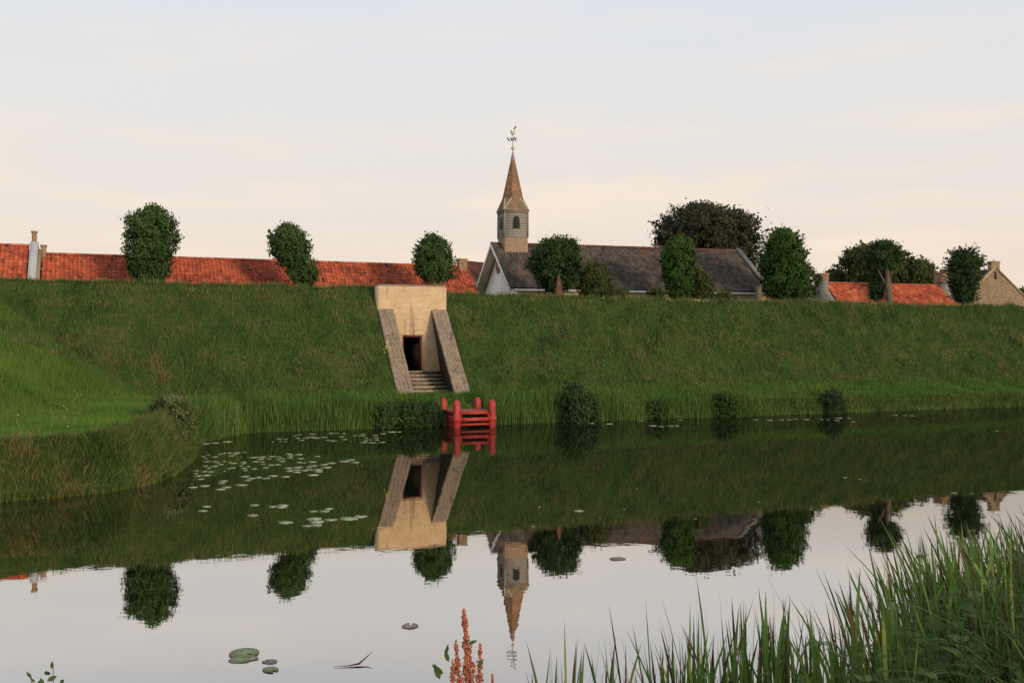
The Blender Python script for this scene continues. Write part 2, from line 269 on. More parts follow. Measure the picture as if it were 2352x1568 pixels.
def water_mat():
    m, N, L, b = base_mat('moat_water'); N.remove(b); out = N['Material Output']
    d = N.new('ShaderNodeBsdfDiffuse'); d.inputs[0].default_value = (.010, .012, .006, 1)
    g = N.new('ShaderNodeBsdfGlossy'); g.inputs[0].default_value = (1.0, .955, .905, 1); g.inputs['Roughness'].default_value = 0.0
    geo = N.new('ShaderNodeNewGeometry')
    hs = []
    for sc_, st, amp in ((1.5, (1.0, 1.0, 1), .0012), (6.0, (.8, 1.3, 1), .00022), (0.35, (1, .8, 1), .003)):
        mp = N.new('ShaderNodeMapping'); mp.inputs['Scale'].default_value = st; L.new(geo.outputs['Position'], mp.inputs[0])
        nz = N.new('ShaderNodeTexNoise'); nz.inputs['Scale'].default_value = sc_; nz.inputs['Detail'].default_value = 2; L.new(mp.outputs[0], nz.inputs[0])
        mm = N.new('ShaderNodeMath'); mm.operation = 'MULTIPLY'; mm.inputs[1].default_value = amp; L.new(nz.outputs[0], mm.inputs[0]); hs.append(mm)
    a = N.new('ShaderNodeMath'); L.new(hs[0].outputs[0], a.inputs[0]); L.new(hs[1].outputs[0], a.inputs[1])
    a2 = N.new('ShaderNodeMath'); L.new(a.outputs[0], a2.inputs[0]); L.new(hs[2].outputs[0], a2.inputs[1])
    bp = N.new('ShaderNodeBump'); bp.inputs['Strength'].default_value = 1.0; bp.inputs['Distance'].default_value = 1.0; L.new(a2.outputs[0], bp.inputs['Height'])
    L.new(bp.outputs[0], g.inputs['Normal'])
    # reflectance rises, then is cut near grazing to darken the rampart's mirror image
    lw = N.new('ShaderNodeLayerWeight'); lw.inputs[0].default_value = 0.5
    c1 = N.new('ShaderNodeMath'); c1.operation = 'SUBTRACT'; c1.inputs[0].default_value = 1.0; L.new(lw.outputs['Facing'], c1.inputs[1])
    c2 = N.new('ShaderNodeMath'); c2.operation = 'POWER'; L.new(c1.outputs[0], c2.inputs[0]); c2.inputs[1].default_value = 1.67
    c3 = N.new('ShaderNodeMath'); c3.operation = 'MULTIPLY_ADD'; L.new(c2.outputs[0], c3.inputs[0]); c3.inputs[1].default_value = -2.6; c3.inputs[2].default_value = 1.0
    mr = N.new('ShaderNodeClamp'); L.new(c3.outputs[0], mr.inputs[0]); mr.inputs[1].default_value = 0.03; mr.inputs[2].default_value = 0.72
    m4 = N.new('ShaderNodeMapRange'); m4.inputs[1].default_value = 0.11; m4.inputs[2].default_value = 0.21; m4.inputs[3].default_value = 0.64; m4.inputs[4].default_value = 1.0; L.new(c1.outputs[0], m4.inputs[0])
    m5 = N.new('ShaderNodeMath'); m5.operation = 'MULTIPLY'; L.new(mr.outputs[0], m5.inputs[0]); L.new(m4.outputs[0], m5.inputs[1])
    mx = N.new('ShaderNodeMixShader'); L.new(m5.outputs[0], mx.inputs[0]); L.new(d.outputs[0], mx.inputs[1]); L.new(g.outputs[0], mx.inputs[2]); L.new(mx.outputs[0], out.inputs[0])
    return m
M['water'] = water_mat()

# ------------------------------------------------------------------ terrain of the fortress side
SHORE = np.array([(-120, 4), (-40, 18.5), (-20, 22.8), (-13.5, 25.7), (-12.3, 26.4), (-11.3, 27.3), (-10.8, 28.5), (-10.7, 30.2), (-11.2, 33.5), (-12.2, 37.2), (-13.0, 40.6)] +
                 [tuple(w3(s, -6.3 + 0.12 * math.sin(s * 1.3), 0)[:2]) for s in list(np.arange(-9.5, 75, 1.5)) + [300]])
def sdist(X, Y, line, closing):
    d = np.full(X.shape, 1e9)
    for (x0, y0), (x1, y1) in zip(line[:-1], line[1:]):
        ex, ey = x1 - x0, y1 - y0; L2 = ex * ex + ey * ey
        k = np.clip(((X - x0) * ex + (Y - y0) * ey) / L2, 0, 1)
        d = np.minimum(d, np.hypot(X - x0 - k * ex, Y - y0 - k * ey))
    poly = np.concatenate([line, np.array(closing)]); ins = np.zeros(X.shape, bool)
    for (x0, y0), (x1, y1) in zip(poly, np.roll(poly, -1, axis=0)):
        c = (y0 > Y) != (y1 > Y)
        with np.errstate(divide='ignore', invalid='ignore'): ins ^= c & (X < (x1 - x0) * (Y - y0) / (y1 - y0 + 1e-12) + x0)
    return np.where(ins, d, -d)
CLOSE_FAR = [(400, 900), (-900, 900), (-900, 4)]
def shore_d(X, Y): return sdist(X, Y, SHORE, CLOSE_FAR)
A0 = np.array([-16.9, 45.64]); NF = np.array([-.985, .17])
CREST = 7.05
def back_profile(t):
    return np.interp(t, [-1e4, 2.0, 4.0, 7.9, 8.9, 1e4], [CREST, CREST, 5.2, 5.1, 3.0, 3.0])
def height(X, Y, slot=True):
    s, t = to_st(X, Y); d = shore_d(X, Y)
    d = d + 0.14 * fbm(X * .9, Y * .9, 3)
    prom = smooth(-s, 7.5, 11.0)
    edge = .72 + prom * .58
    berm = edge + (1.38 - edge + (-.25 * smooth(s, 15, 45)) * (1 - prom)) * smooth(t, -6.0, -4.0) + .05 * smooth(d, .5, 4)
    bank = np.where(d > 0, berm * smooth(d, -.25, .5 + .25 * prom) , np.maximum(-1.4, d * 1.2))
    toe = -3.9 + .25 * smooth(s, 15, 45)
    sl = 1.41 + 1.136 * (t + 3.9); fl = 1.35 + .59 * ((X - A0[0]) * NF[0] + (Y - A0[1]) * NF[1])
    k = 0.5
    up = np.logaddexp(sl / k, fl / k) * k
    up = np.where(d > 0, up, -5)
    up = np.minimum(up, CREST - .30 * smooth(s, .5, 5) - .10 * smooth(s, 10, 18) + .15 * fbm(s * .42, t * .3, 21))
    z = np.logaddexp(bank / .18, up / .18) * .18
    z = np.where(d > .3, z + (.07 * fbm(X * .8, Y * .8, 9) + .05 * fbm(X * 2.2, Y * 2.2, 10)) * smooth(d, .3, 1.5), z)
    z = np.minimum(z, back_profile(t) + .05 * fbm(X * .6, Y * .6, 13))
    if slot:
        z = np.where((np.abs(s) < 1.86) & (t > -3.9) & (t < .3), 1.38, z)
    return z
sg = np.concatenate([[-300, -200, -120, -80, -60], np.arange(-46, -2.3, .3), [-2.2, -1.93, -1.85, -1.6, -1.4, -1.0, -.5, 0, .5, 1.0, 1.4, 1.6, 1.85, 1.93, 2.2], np.arange(2.5, 72, .35), [80, 100, 150, 220, 300]])
tg = np.concatenate([np.arange(-34, -9, .25), np.arange(-9, -4, .14), np.arange(-4, 0, .18), [0, .15, .28, .32, .45, .7, .9], np.arange(1.05, 10, .3), [11, 13, 16, 22, 30, 45, 80, 150, 300, 600]])
SG, TG = np.meshgrid(sg, tg); P = W(SG, TG, np.zeros_like(SG))
HZ = height(P[..., 0], P[..., 1]); P[..., 2] = HZ
ni, nj = SG.shape; ii = np.arange(ni * nj).reshape(ni, nj)
Q = np.stack([ii[:-1, :-1], ii[:-1, 1:], ii[1:, 1:], ii[1:, :-1]], -1).reshape(-1, 4)
zq = P.reshape(-1, 3)[Q][..., 2]; sq_ = SG.reshape(-1)[Q]; tq_ = TG.reshape(-1)[Q]
Q = Q[~((zq.max(1) - zq.min(1) > 2) & (np.abs(sq_).max(1) < 1.94) & (tq_.min(1) > .2) & (tq_.max(1) < .5))]
mk('rampart_ground', P.reshape(-1, 3), {4: Q}, M['turf'], smooth=True, kind='structure')

# near bank, on the photographer's side
NSH = np.array([(-300, -6), (-30, 5.2), (-8, 6.3), (-2, 6.8), (0.3, 7.2), (2.3, 7.9), (4.0, 9.6), (6.2, 12.2), (9, 15.5), (14, 20), (30, 31), (300, 200)])
CLOSE_NEAR = [(300, -300), (-300, -300)]
def near_h(X, Y):
    d = sdist(X, Y, NSH, CLOSE_NEAR) + .15 * fbm(X, Y, 31)
    za = np.interp(d, [-3, -.6, 0, .5, 1.5, 3.0, 5.0, 7, 300], [-1.5, -.5, -.02, .35, 1.05, 1.75, 2.25, 2.5, 2.6]); zb = np.interp(d, [-3, -.6, 0, .35, .9, 2.0, 4.0, 7, 300], [-1.5, -.5, -.02, .55, 1.25, 1.8, 2.25, 2.5, 2.6])
    k = smooth(X, 1.6, 3.4)
    return za * (1 - k) + zb * k + .05 * fbm(X * 1.5, Y * 1.5, 33)
gx = np.concatenate([[-300, -120, -60, -30, -20], np.arange(-14, 18, .25), [20, 25, 32, 45, 70, 120, 300]]); gy = np.concatenate([[-300, -100, -40, -20, -10], np.arange(-5, 24, .25), [26, 30, 36, 45, 60, 90, 140, 210]])
GX, GY = np.meshgrid(gx, gy); ZN = near_h(GX, GY); ni, nj = GX.shape; ii = np.arange(ni * nj).reshape(ni, nj)
Q = np.stack([ii[:-1, :-1], ii[:-1, 1:], ii[1:, 1:], ii[1:, :-1]], -1).reshape(-1, 4)
keep = (ZN.reshape(-1)[Q].max(1) > -1.0); Q = Q[keep]
mk('near_bank_ground', np.stack([GX, GY, ZN], -1).reshape(-1, 3), {4: Q}, M['turf'], smooth=True, kind='structure')
mk('moat_water', [(-700, -300, 0), (700, -300, 0), (700, 700, 0), (-700, 700, 0)], [(0, 1, 2, 3)], M['water'], kind='structure')

# ------------------------------------------------------------------ grass and reeds
def blades(name, P, H, Wd, mat, lean=.35, segs=1, rnd=None, az=None, tipbrown=0.0, kind='stuff', bend=None, droop=0.0, **kw):
    n = len(P); H = np.broadcast_to(H, (n,)); Wd = np.broadcast_to(Wd, (n,))
    az = R.uniform(0, 2 * math.pi, n) if az is None else az
    face = R.uniform(0, math.pi, n)
    L = np.stack([np.cos(az), np.sin(az), np.zeros(n)], -1) * (np.abs(R.normal(0, lean, n)) if bend is None else bend)[:, None]
    S = np.stack([np.cos(face), np.sin(face), np.zeros(n)], -1)
    rnd = R.random(n) if rnd is None else rnd
    V = []; A = []
    for k in range(segs + 1):
        q = k / segs
        c = P + H[:, None] * (np.array([0, 0, 1.0]) * (q - droop * q ** 3) + L * (0.25 * q + .75 * q * q))
        if k < segs:
            w = Wd[:, None] * (1 - .55 * q * q) * .5 * (0.8 if k == 0 else 1)
            V += [c - S * w, c + S * w]; A += [rnd * 1.0 - tipbrown * q ** 3 * R.random(n)] * 2
        else: V.append(c); A.append(rnd - tipbrown * (.4 + R.random(n)))
    m = 2 * segs + 1
    V = np.stack(V, 1).reshape(-1, 3); A = np.stack(A, 1).reshape(-1)
    b = np.arange(n)[:, None] * m; F = {}
    if segs > 1: F[4] = np.concatenate([b + np.array([2 * k, 2 * k + 1, 2 * k + 3, 2 * k + 2]) for k in range(segs - 1)])
    F[3] = b + np.array([2 * segs - 2, 2 * segs - 1, 2 * segs])
    return mk(name, V, F, mat, rnd=np.clip(A, 0, 1), kind=kind, **kw)

def scatter_st(n, s0, s1, t0, t1):
    s = R.uniform(s0, s1, n); t = R.uniform(t0, t1, n)
    ok = ~((np.abs(s) < 2.0) & (t > -4.1) & (t < .8)); s, t = s[ok], t[ok]
    p = W(s, t, np.zeros_like(s)); p[:, 2] = height(p[:, 0], p[:, 1]); return p, s, t
p, s, t = scatter_st(240000, -26, 52, -5.2, 1.6)
on_flank = lambda X, Y: 1.35 + .59 * ((X - A0[0]) * NF[0] + (Y - A0[1]) * NF[1]) > 1.41 + 1.136 * (to_st(X, Y)[1] + 3.9) + .1
k_ = ~on_flank(p[:, 0], p[:, 1]); p, s, t = p[k_], s[k_], t[k_]
straw = .85 * fbm(s * .30, t * .6, 41) + .95 * fbm(s * 1.5, t * 2.0, 43) + .12 * smooth(-s, 0, 14)
tall = np.clip(.09 + .10 * R.random(len(p)) + .16 * np.maximum(0, straw), .06, .5) * (1 - .4 * ((t > .6) & (s > 2)))
blades('rampart_grass', p - [0, 0, .03], tall, R.uniform(.025, .055, len(p)), M['grass'], .5, 1, np.clip(R.normal(.36, .15, len(p)) + .56 * straw, 0, 1), kind='stuff',
       label='short mown grass on the steep rampart slope', az=None)
# taller straw tufts along the crest and scattered down the slope
def tufts(n, s0, s1, t0, t1, per=14, spread=.12):
    s = R.uniform(s0, s1, n); t = R.uniform(t0, t1, n); ok = ~((np.abs(s) < 2.15) & (t > -4.2) & (t < .9)); s, t = s[ok], t[ok]
    s = np.repeat(s, per) + R.normal(0, spread, len(s) * per); t = np.repeat(t, per) + R.normal(0, spread, len(t) * per)
    p = W(s, t, np.zeros_like(s)); p[:, 2] = height(p[:, 0], p[:, 1]) - .03; return p
p = np.concatenate([tufts(520, -24, 50, .5, 1.6, 14, .16), tufts(1100, -24, 50, -3.8, .6, 13, .16)])
blades('straw_tufts', p, R.uniform(.15, .42, len(p)), R.uniform(.018, .035, len(p)), M['rough'], .5, 2, np.clip(R.normal(.66, .2, len(p)), 0, 1), label='tall straw-coloured grass tufts on the rampart')
p = tufts(420, -24, 50, -3.9, 1.3, 24, .2)
blades('dark_tufts', p, R.uniform(.12, .30, len(p)), R.uniform(.03, .06, len(p)), M['leaf_dark'], .6, 2, None, label='dark green weedy tufts on the rampart slope')
# berm by the water
p, s, t = scatter_st(60000, -9, 52, -6.3, -3.7); ok = shore_d(p[:, 0], p[:, 1]) > .1; p = p[ok]
blades('berm_grass', p - [0, 0, .02], R.uniform(.12, .30, len(p)), R.uniform(.025, .05, len(p)), M['lush'], .5, 1, np.clip(R.normal(.5, .22, len(p)), 0, 1), label='bright green grass on the berm at the rampart foot')
# promontory lawn and lower flank
def scatter_box(n, x0, x1, y0, y1): return R.uniform(x0, x1, n), R.uniform(y0, y1, n)
X, Y = scatter_box(380000, -32, -9.3, 24, 51); d = shore_d(X, Y); s, t = to_st(X, Y); ok = (d > .6) & ((t < -3.6) | (on_flank(X, Y) & (t < 1.2))) & (X / Y > -.62); X, Y, d = X[ok], Y[ok], d[ok]
Z = height(X, Y); fl = smooth((X - A0[0]) * NF[0] + (Y - A0[1]) * NF[1], 0, 4)
q = fbm(X * .5, Y * .5, 51) + .5 * fl
p = np.stack([X, Y, Z - .02], -1); rr = np.clip(R.normal(.45, .18, len(p)) + .34 * q - .12 * fl, 0, 1); lo = q > .35
blades('lawn_grass', p, np.where(lo, R.uniform(.14, .34, len(p)), R.uniform(.08, .2, len(p))), R.uniform(.016, .034, len(p)), M['lush'], .5, 1, rr, label='bright green lawn grass on the promontory')
sel = R.random(len(p)) < .10 * fl + .012; p2 = p[sel]
blades('flank_straw', p2, R.uniform(.2, .45, len(p2)), R.uniform(.014, .028, len(p2)), M['rough'], .5, 2, np.clip(R.normal(.6, .2, len(p2)), 0, 1), label='longer straw grass on the left flank slope')
X, Y = scatter_box(420000, -30, -9.0, 22.5, 42); d = shore_d(X, Y); s, t = to_st(X, Y); ok = (d > -.4) & (d < 1.15) & (X / Y > -.62); X, Y, d = X[ok], Y[ok], d[ok]
nn = min(len(X), 66000); X, Y, d = X[:nn], Y[:nn], d[:nn]; Z = height(X, Y)
st_ = fbm(X * .8, Y * .8, 61) + .4 * fbm(X * 3, Y * 3, 63)
p = np.stack([X, Y, np.maximum(Z, .0) - .03], -1)
# the bank hangs over: blades lean out towards the water
e = .05; gxn = shore_d(X + e, Y) - shore_d(X - e, Y); gyn = shore_d(X, Y + e) - shore_d(X, Y - e); azw = np.arctan2(-gyn, -gxn) + R.normal(0, 1.3, len(X))
blades('bank_grass', p, R.uniform(.16, .46, len(p)) * (1 + .6 * np.maximum(st_, 0)), R.uniform(.014, .032, len(p)), M['rough'], .5, 3, np.clip(R.normal(.24, .16, len(p)) + .38 * st_ + .12 * smooth(.15 - d, 0, .3) + .10 * smooth(X, -12.5, -10.5), 0, 1), az=azw, bend=np.abs(R.normal(.45, .4, len(p))), droop=.3,
       label='long rough grass hanging over the promontory bank')
# loose straw sprays along the promontory edge
c_ = R.choice(len(X), 330, replace=False); c_ = c_[(d[c_] > .1)]
px_ = np.repeat(np.stack([X[c_], Y[c_]], -1), 26, 0) + R.normal(0, .11, (len(c_) * 26, 2)); hz_ = np.maximum(height(px_[:, 0], px_[:, 1]), 0) - .03
tn_ = np.repeat(R.choice([.35, .5, .75, .9], len(c_)), 26) + R.normal(0, .1, len(px_))
blades('edge_sprays', np.concatenate([px_, hz_[:, None]], 1), np.repeat(R.uniform(.35, .75, len(c_)), 26) * R.uniform(.6, 1.1, len(px_)), R.uniform(.012, .026, len(px_)), M['rough'], .5, 3, np.clip(tn_, 0, 1), az=np.repeat(R.uniform(-2.6, .4, len(c_)), 26) + R.normal(0, .5, len(px_)), bend=np.abs(R.normal(.45, .25, len(px_))), droop=.3,
       label='loose straw-tinged grass sprays along the promontory edge')
# far-bank reeds, in uneven stands
def shore_band(n, s0, s1, d0, d1):
    s = R.uniform(s0, s1, n); t = -6.3 + .12 * np.sin(s * 1.3) + R.uniform(d0, d1, n)
    ok = ~((s > -.35) & (s < 1.95)); s, t = s[ok], t[ok]
    p = W(s, t, np.zeros_like(s)); p[:, 2] = np.maximum(height(p[:, 0], p[:, 1]) - .05, -.05); return p, s
p, s = shore_band(34000, -9.6, 50, -.25, .9)
SHRUBX = [(1284, 1366), (1886, 1940), (1500, 1530)]
def clear_of_shrubs(p):
    xp = CX + FPX * p[:, 0] / p[:, 1]; ok = np.ones(len(p), bool)
    for a, b in SHRUBX: ok &= ~((xp > a + 4) & (xp < b - 4))
    return ok
k_ = clear_of_shrubs(p) | (R.random(len(p)) < .3); p, s = p[k_], s[k_]
stand = .5 + .9 * fbm(s * .45, s * 0 + 2.3, 71)
lim = np.where(s < -1, .7, np.where(s < 9, 1.0, np.where(s < 18, .62, .38)))
ok = R.random(len(p)) < np.clip(stand * lim + .15, .05, 1); p, s, stand = p[ok], s[ok], stand[ok]
h = np.where(s < -.3, R.uniform(.55, 1.25, len(p)), np.where(s < 8, R.uniform(.6, 1.35, len(p)), np.where(s < 20, R.uniform(.35, .95, len(p)), R.uniform(.25, .65, len(p)))))
blades('far_reeds', p, h * (.6 + .4 * np.clip(stand, 0, 1)), R.uniform(.016, .032, len(p)), M['reed'], .22, 3, np.clip(R.normal(.45, .25, len(p)), 0, 1), label='green reeds and sedges along the far water edge')
p, s = shore_band(26000, -9.6, 52, -.05, .55)
blades('far_bank_grass', p, R.uniform(.2, .5, len(p)), R.uniform(.02, .04, len(p)), M['rough'], .6, 2, np.clip(R.normal(.42, .25, len(p)), 0, 1), droop=.3, label='rough brownish grass on the far bank edge')
# small flowers
def flowers(name, pts, mat, r, label):
    mb = MB()
    for c in pts:
        n = 5; th = np.arange(n) * 2 * math.pi / n + R.random(); nrm = np.array([R.normal(0, .2), -.6, .8]); nrm /= np.linalg.norm(nrm)
        a = np.cross(nrm, [1, 0, 0]); a /= np.linalg.norm(a); b = np.cross(nrm, a)
        V = [c + nrm * .01] + [c + r * (math.cos(x) * a + math.sin(x) * b) for x in th]
        mb.add(V, [(0, 1 + i, 1 + (i + 1) % n) for i in range(n)], R.random())
    return mb.build(name, mat, kind='stuff', label=label)
fp = []
for (x, y) in [(180, 905), (172, 898), (176, 902), (150, 935), (153, 940), (146, 931), (75, 830), (110, 815), (115, 813), (118, 822), (123, 828), (41, 952), (156, 979), (73, 872), (186, 906), (178, 909)]:
    for Yt in np.arange(26, 48, .1):
        q = at(x, y, Yt)
        if height(np.array([q[0]]), np.array([q[1]]))[0] + .18 >= q[2]: fp.append(q); break
flowers('white_wildflowers', fp, M['white_flower'], .02, 'tiny white wildflowers dotted over the promontory grass')
fp = [w3(-1.98 + R.normal(0, .1), -2.1 + R.normal(0, .25), 3.75 + R.normal(0, .18)) for _ in range(26)]
flowers('yellow_wildflowers', fp, M['yellow'], .035, 'small yellow wildflowers beside the left wing wall')

# ------------------------------------------------------------------ postern: brick front, wing walls, steps, door
AX = np.array([U, Vv, Zv])
rt = root('postern_gate', w3(0, 0, 1.4), 'yellow brick gate front with two sloping wing walls set into the rampart', 'gate')
HW, TOP, WH, LT, TB, GZ = 1.95, 7.15, 5.84, -3.95, .62, 1.38
DX0, DX1, DZ0, DZ1 = -.57, .56, 2.53, 4.46
core = MB()
for s0, s1, z0, z1 in ((-HW, DX0, 1.0, TOP), (DX1, HW, 1.0, TOP), (DX0, DX1, DZ1, TOP), (DX0, DX1, 1.0, DZ0)):
    core.box(w3((s0 + s1) / 2, TB / 2 - .015, (z0 + z1) / 2 - .01), AX, ((s1 - s0) / 2 - .004, TB / 2 + .013, (z1 - z0) / 2 - .006))
wall = core.build('wall', M['mortar'], rt)
# bricks: one 22 x 6 cm module; the largest in view are single objects, the rest one joined piece
bl, bh, bd = .211, .0605, .06
def unit_box(half):
    s = np.array([[i, j, k] for i in (-1, 1) for j in (-1, 1) for k in (-1, 1)], float) * half
    return s, np.array([[0, 1, 3, 2], [4, 6, 7, 5], [0, 4, 5, 1], [2, 3, 7, 6], [0, 2, 6, 4], [1, 5, 7, 3]])
bs, bf = unit_box(np.array([bl / 2, bd / 2, bh / 2]) )
brick_me = raw_mesh('brick', bs @ AX, {4: bf}, M['brick'], np.full(8, .5))
rest = MB(); n_single = 0
courses = int((TOP - 1.36) / .0665)
spots = []
for c in range(courses):
    z = 1.36 + (c + .5) * .0665; off = (c % 2) * .11
    for k in range(-10, 11):
        s = k * .2175 + off
        if abs(s) > HW - .09: continue
        if DX0 - .1 < s < DX1 + .1 and DZ0 - .03 < z < DZ1 + .13: continue
        if z < WH - .05 and abs(s) > 1.2 + .165 * (WH - z): continue
        spots.append((s, z))
        if abs(abs(s) - (HW - .16)) < .06 and c % 2: pass
order = sorted(range(len(spots)), key=lambda i: -spots[i][1])
sing = set(order[:300])
for i, (s, z) in enumerate(spots):
    y = R.normal(0, .0012); pos = w3(s, -.006 + y, z)
    if i in sing:
        o = bpy.data.objects.new('brick', brick_me); C.objects.link(o); place(o, pos, wall)
    else: rest.add(pos + (bs * (1 + R.normal(0, .01, 3))) @ AX, bf, R.random())
for s in np.arange(DX0 - .08, DX1 + .1, .068):     # flat arch of standing bricks over the door
    rest.box(w3(s, -.006, DZ1 + .105), AX, (.029, bd / 2, .10), R.random())
rest.build('brickwork', M['brick'], wall, kind='stuff')
cp = MB(); 
for s in np.arange(-HW + .035, HW, .07): cp.box(w3(s, TB / 2 - .01, TOP + .03 + R.normal(0, .002)), AX, (.0315, TB / 2 + .03, .045), R.random() * .6)
cp.build('coping', M['brick_old'], rt, kind='stuff')
LEAN = .165
for sd in (-1, 1):                                # wing walls
    s0, s1 = (sd * HW, sd * (HW - .87)) if sd < 0 else (HW - .87, HW)
    si_, so_ = (s1, s0) if sd < 0 else (s0, s1)
    inn = lambda t, z: si_ + sd * LEAN * (WH + (GZ + .02 - WH) * (t + .04) / (LT + .04) - z)
    wg = MB()
    prof = [(-.04, WH), (-.04, 1.3), (LT, 1.3), (LT, GZ + .02)]
    wg.add([w3(inn(t, z), t, z) for t, z in prof] + [w3(so_, t, z) for t, z in prof], [(0, 1, 2, 3), (7, 6, 5, 4), (0, 4, 5, 1), (1, 5, 6, 2), (2, 6, 7, 3), (3, 7, 4, 0)])
    wg = wg.build('wing_wall', M['brick_moss'], rt)
    sl = MB(); dirn = np.array([LT, GZ + .02 - WH]); Ls = np.linalg.norm(dirn); dirn /= Ls; nd = dirn[0] * Vv + dirn[1] * Zv; nn_ = np.cross(U, nd); nn_ = nn_ if nn_[2] > 0 else -nn_
    ax = np.array([U, nd, nn_])
    for i in range(int(Ls / .068)):
        q = (i + .5) * .068; lo_, hi_ = min(s0, s1), max(s0, s1); sh_ = R.uniform(-.09, .09); cuts = [lo_ + R.normal(0, .008)] + [lo_ + .2175 * m_ + sh_ for m_ in (1, 2, 3)] + [hi_ + R.normal(0, .008)]
        for j in range(4):
            a0, a1 = cuts[j], cuts[j + 1]
            sl.box(w3((a0 + a1) / 2, dirn[0] * q - .04, WH + dirn[1] * q) + nn_ * (.012 + R.normal(0, .009)), ax, ((a1 - a0) / 2 - .004, .030, .05), R.random())
    sl.build('coping_bricks', M['brick_old'], wg, kind='stuff')
    inner = MB(); si = s1 if sd < 0 else s0                         # inner face courses
    for c in range(66):
        z = GZ + (c + .5) * .0665; tl = (z - WH) / (GZ + .02 - WH) * LT + .06
        n = int((-.03 - tl) / .2175)
        for k in range(n): tt = -.03 - .11 - k * .2175 - (c % 2) * .1; inner.box(w3(inn(tt, z) - sd * .004, tt, z), AX, (.012, .10, .027), R.random() * .6)
    inner.build('face_bricks', M['brick_moss'], wg, kind='stuff')
# steps
for i in range(6):
    z = DZ0 - .045 - i * .195; tm = -.22 - i * .37
    hw_ = HW - .87 + .165 * (WH + (GZ - WH) * (tm / LT) - z) + .06
    MB().box(w3(0, tm, z), AX, (hw_, .25, .05), .35 + .65 * R.random()).build('step', M['step_wood'], rt)
    MB().box(w3(0, tm - .10, z - .13), AX, (hw_ - .005, .03, .078), .15 * R.random()).build('riser', M['step_wood'], rt)
MB().box(w3(0.1, -3.2, GZ + .03), AX, (.62, .12, .035), .9).build('threshold_slab', M['step_wood'], rt)
# passage behind the door, frame and leaf
ps = MB()
ps.box(w3(DX0 - .06, 2.6, 3.5), AX, (.05, 2.0, 1.1)); ps.box(w3(DX1 + .06, 2.6, 3.5), AX, (.05, 2.0, 1.1)); ps.box(w3(0, 2.6, DZ1 + .06), AX, (.68, 2.0, .05)); ps.box(w3(0, 2.3, DZ0 - .07), AX, (.68, 2.3, .05)); ps.box(w3(0, 4.65, 3.5), AX, (.68, .05, 1.15))
ps.build('passage', M['dark'], rt)
fr = MB()
for s in (DX0 + .05, DX1 - .05): fr.box(w3(s, .13, (DZ0 + DZ1) / 2), AX, (.05, .08, (DZ1 - DZ0) / 2))
fr.box(w3((DX0 + DX1) / 2, .13, DZ1 - .05), AX, ((DX1 - DX0) / 2 - .1, .078, .05))
fr.build('door_frame', M['door_wood'], rt)
leaf = root('tmp', (0, 0, 0), None, None); bpy.data.objects.remove(leaf)
a_ = math.radians(74); ld = math.cos(a_) * U + math.sin(a_) * Vv; ln = np.cross(ld, Zv)
dl = None
for i in range(5):
    o = MB().box(w3(DX0 + .11, .22, (DZ0 + DZ1) / 2 - .03) + ld * (.1 + i * .185), np.array([ld, ln, Zv]), (.09, .022, (DZ1 - DZ0) / 2 - .08), R.random()).build('door' if i == 0 else 'board', M['door_wood'], rt if i == 0 else dl)
    if i == 0: dl = o

# ------------------------------------------------------------------ red landing stage
js0, js1, jt0, jt1 = -.094, 1.70, -7.73, -5.73
jt = root('landing_stage', w3((js0 + js1) / 2, (jt0 + jt1) / 2, 0), 'small red painted wooden landing stage with four posts at the water edge', 'landing stage')
pw = .138
for s in (js0, js1):
    for t in (jt0, jt1):
        mb = MB(); zb, zt = -.7, 1.19
        V = []
        for z, k in ((zb, 1), (zt - .015, 1), (zt, .97), (zt + .13, .55), (zt + .165, .3)):
            V += [w3(s + i * pw * k, t + j * pw * k, z) for i, j in ((-1, -1), (1, -1), (1, 1), (-1, 1))]
        F = [(3, 2, 1, 0), (16, 17, 18, 19)] + [(4 * k + i, 4 * k + (i + 1) % 4, 4 * k + 4 + (i + 1) % 4, 4 * k + 4 + i) for k in range(4) for i in range(4)]
        mb.add(V, F); po = mb.build('post', M['red_paint'], jt)
        if t == jt0:
            MB().box(w3(s, t - .004, .42), AX, (pw + .03, pw + .03, .085)).build('collar', M['red_paint'], po)
for i in range(9):
    t = jt0 + .12 + i * (jt1 - jt0 + .1) / 9 + .02
    MB().box(w3((js0 + js1) / 2, t, .755 + R.normal(0, .003)), AX, ((js1 - js0) / 2 - (pw + .004 if (i == 0 or i >= 8) else -.08), .105, .025), R.random()).build('deck_plank', M['red_deck'], jt)
mb = MB().box(w3((js0 + js1) / 2, jt0 - .03, .70), AX, ((js1 - js0) / 2 - pw - .006, .03, .05)); mb.build('front_beam', M['red_paint'], jt)
for s in (js0 + .03, js1 - .03): MB().box(w3(s, (jt0 + jt1) / 2, .665), AX, (.06, (jt1 - jt0) / 2 - pw - .006, .058)).build('side_beam', M['red_paint'], jt)
MB().box(w3((js0 + js1) / 2, jt0 - .05, .41), AX, ((js1 - js0) / 2 - pw - .034, .07, .085)).build('rail', M['red_paint'], jt)
MB().box(w3((js0 + js1) / 2, jt0 - .05, .17), AX, ((js1 - js0) / 2 - pw - .006, .06, .05)).build('rail', M['red_paint'], jt)
for s in (js0 + pw + .07, js1 - pw - .05): MB().box(w3(s, jt0 - .02, .572), AX, (.04, .03, .075)).build('strut', M['red_paint'], jt)
for s in (js0 + .02, js1 - .02):                   # side boarding below the deck
    for k in range(3): MB().box(w3(s, (jt0 + jt1) / 2, .46 - k * .2), AX, (.025, (jt1 - jt0) / 2 - pw - .04, .085), R.random()).build('side_board', M['red_paint'], jt)

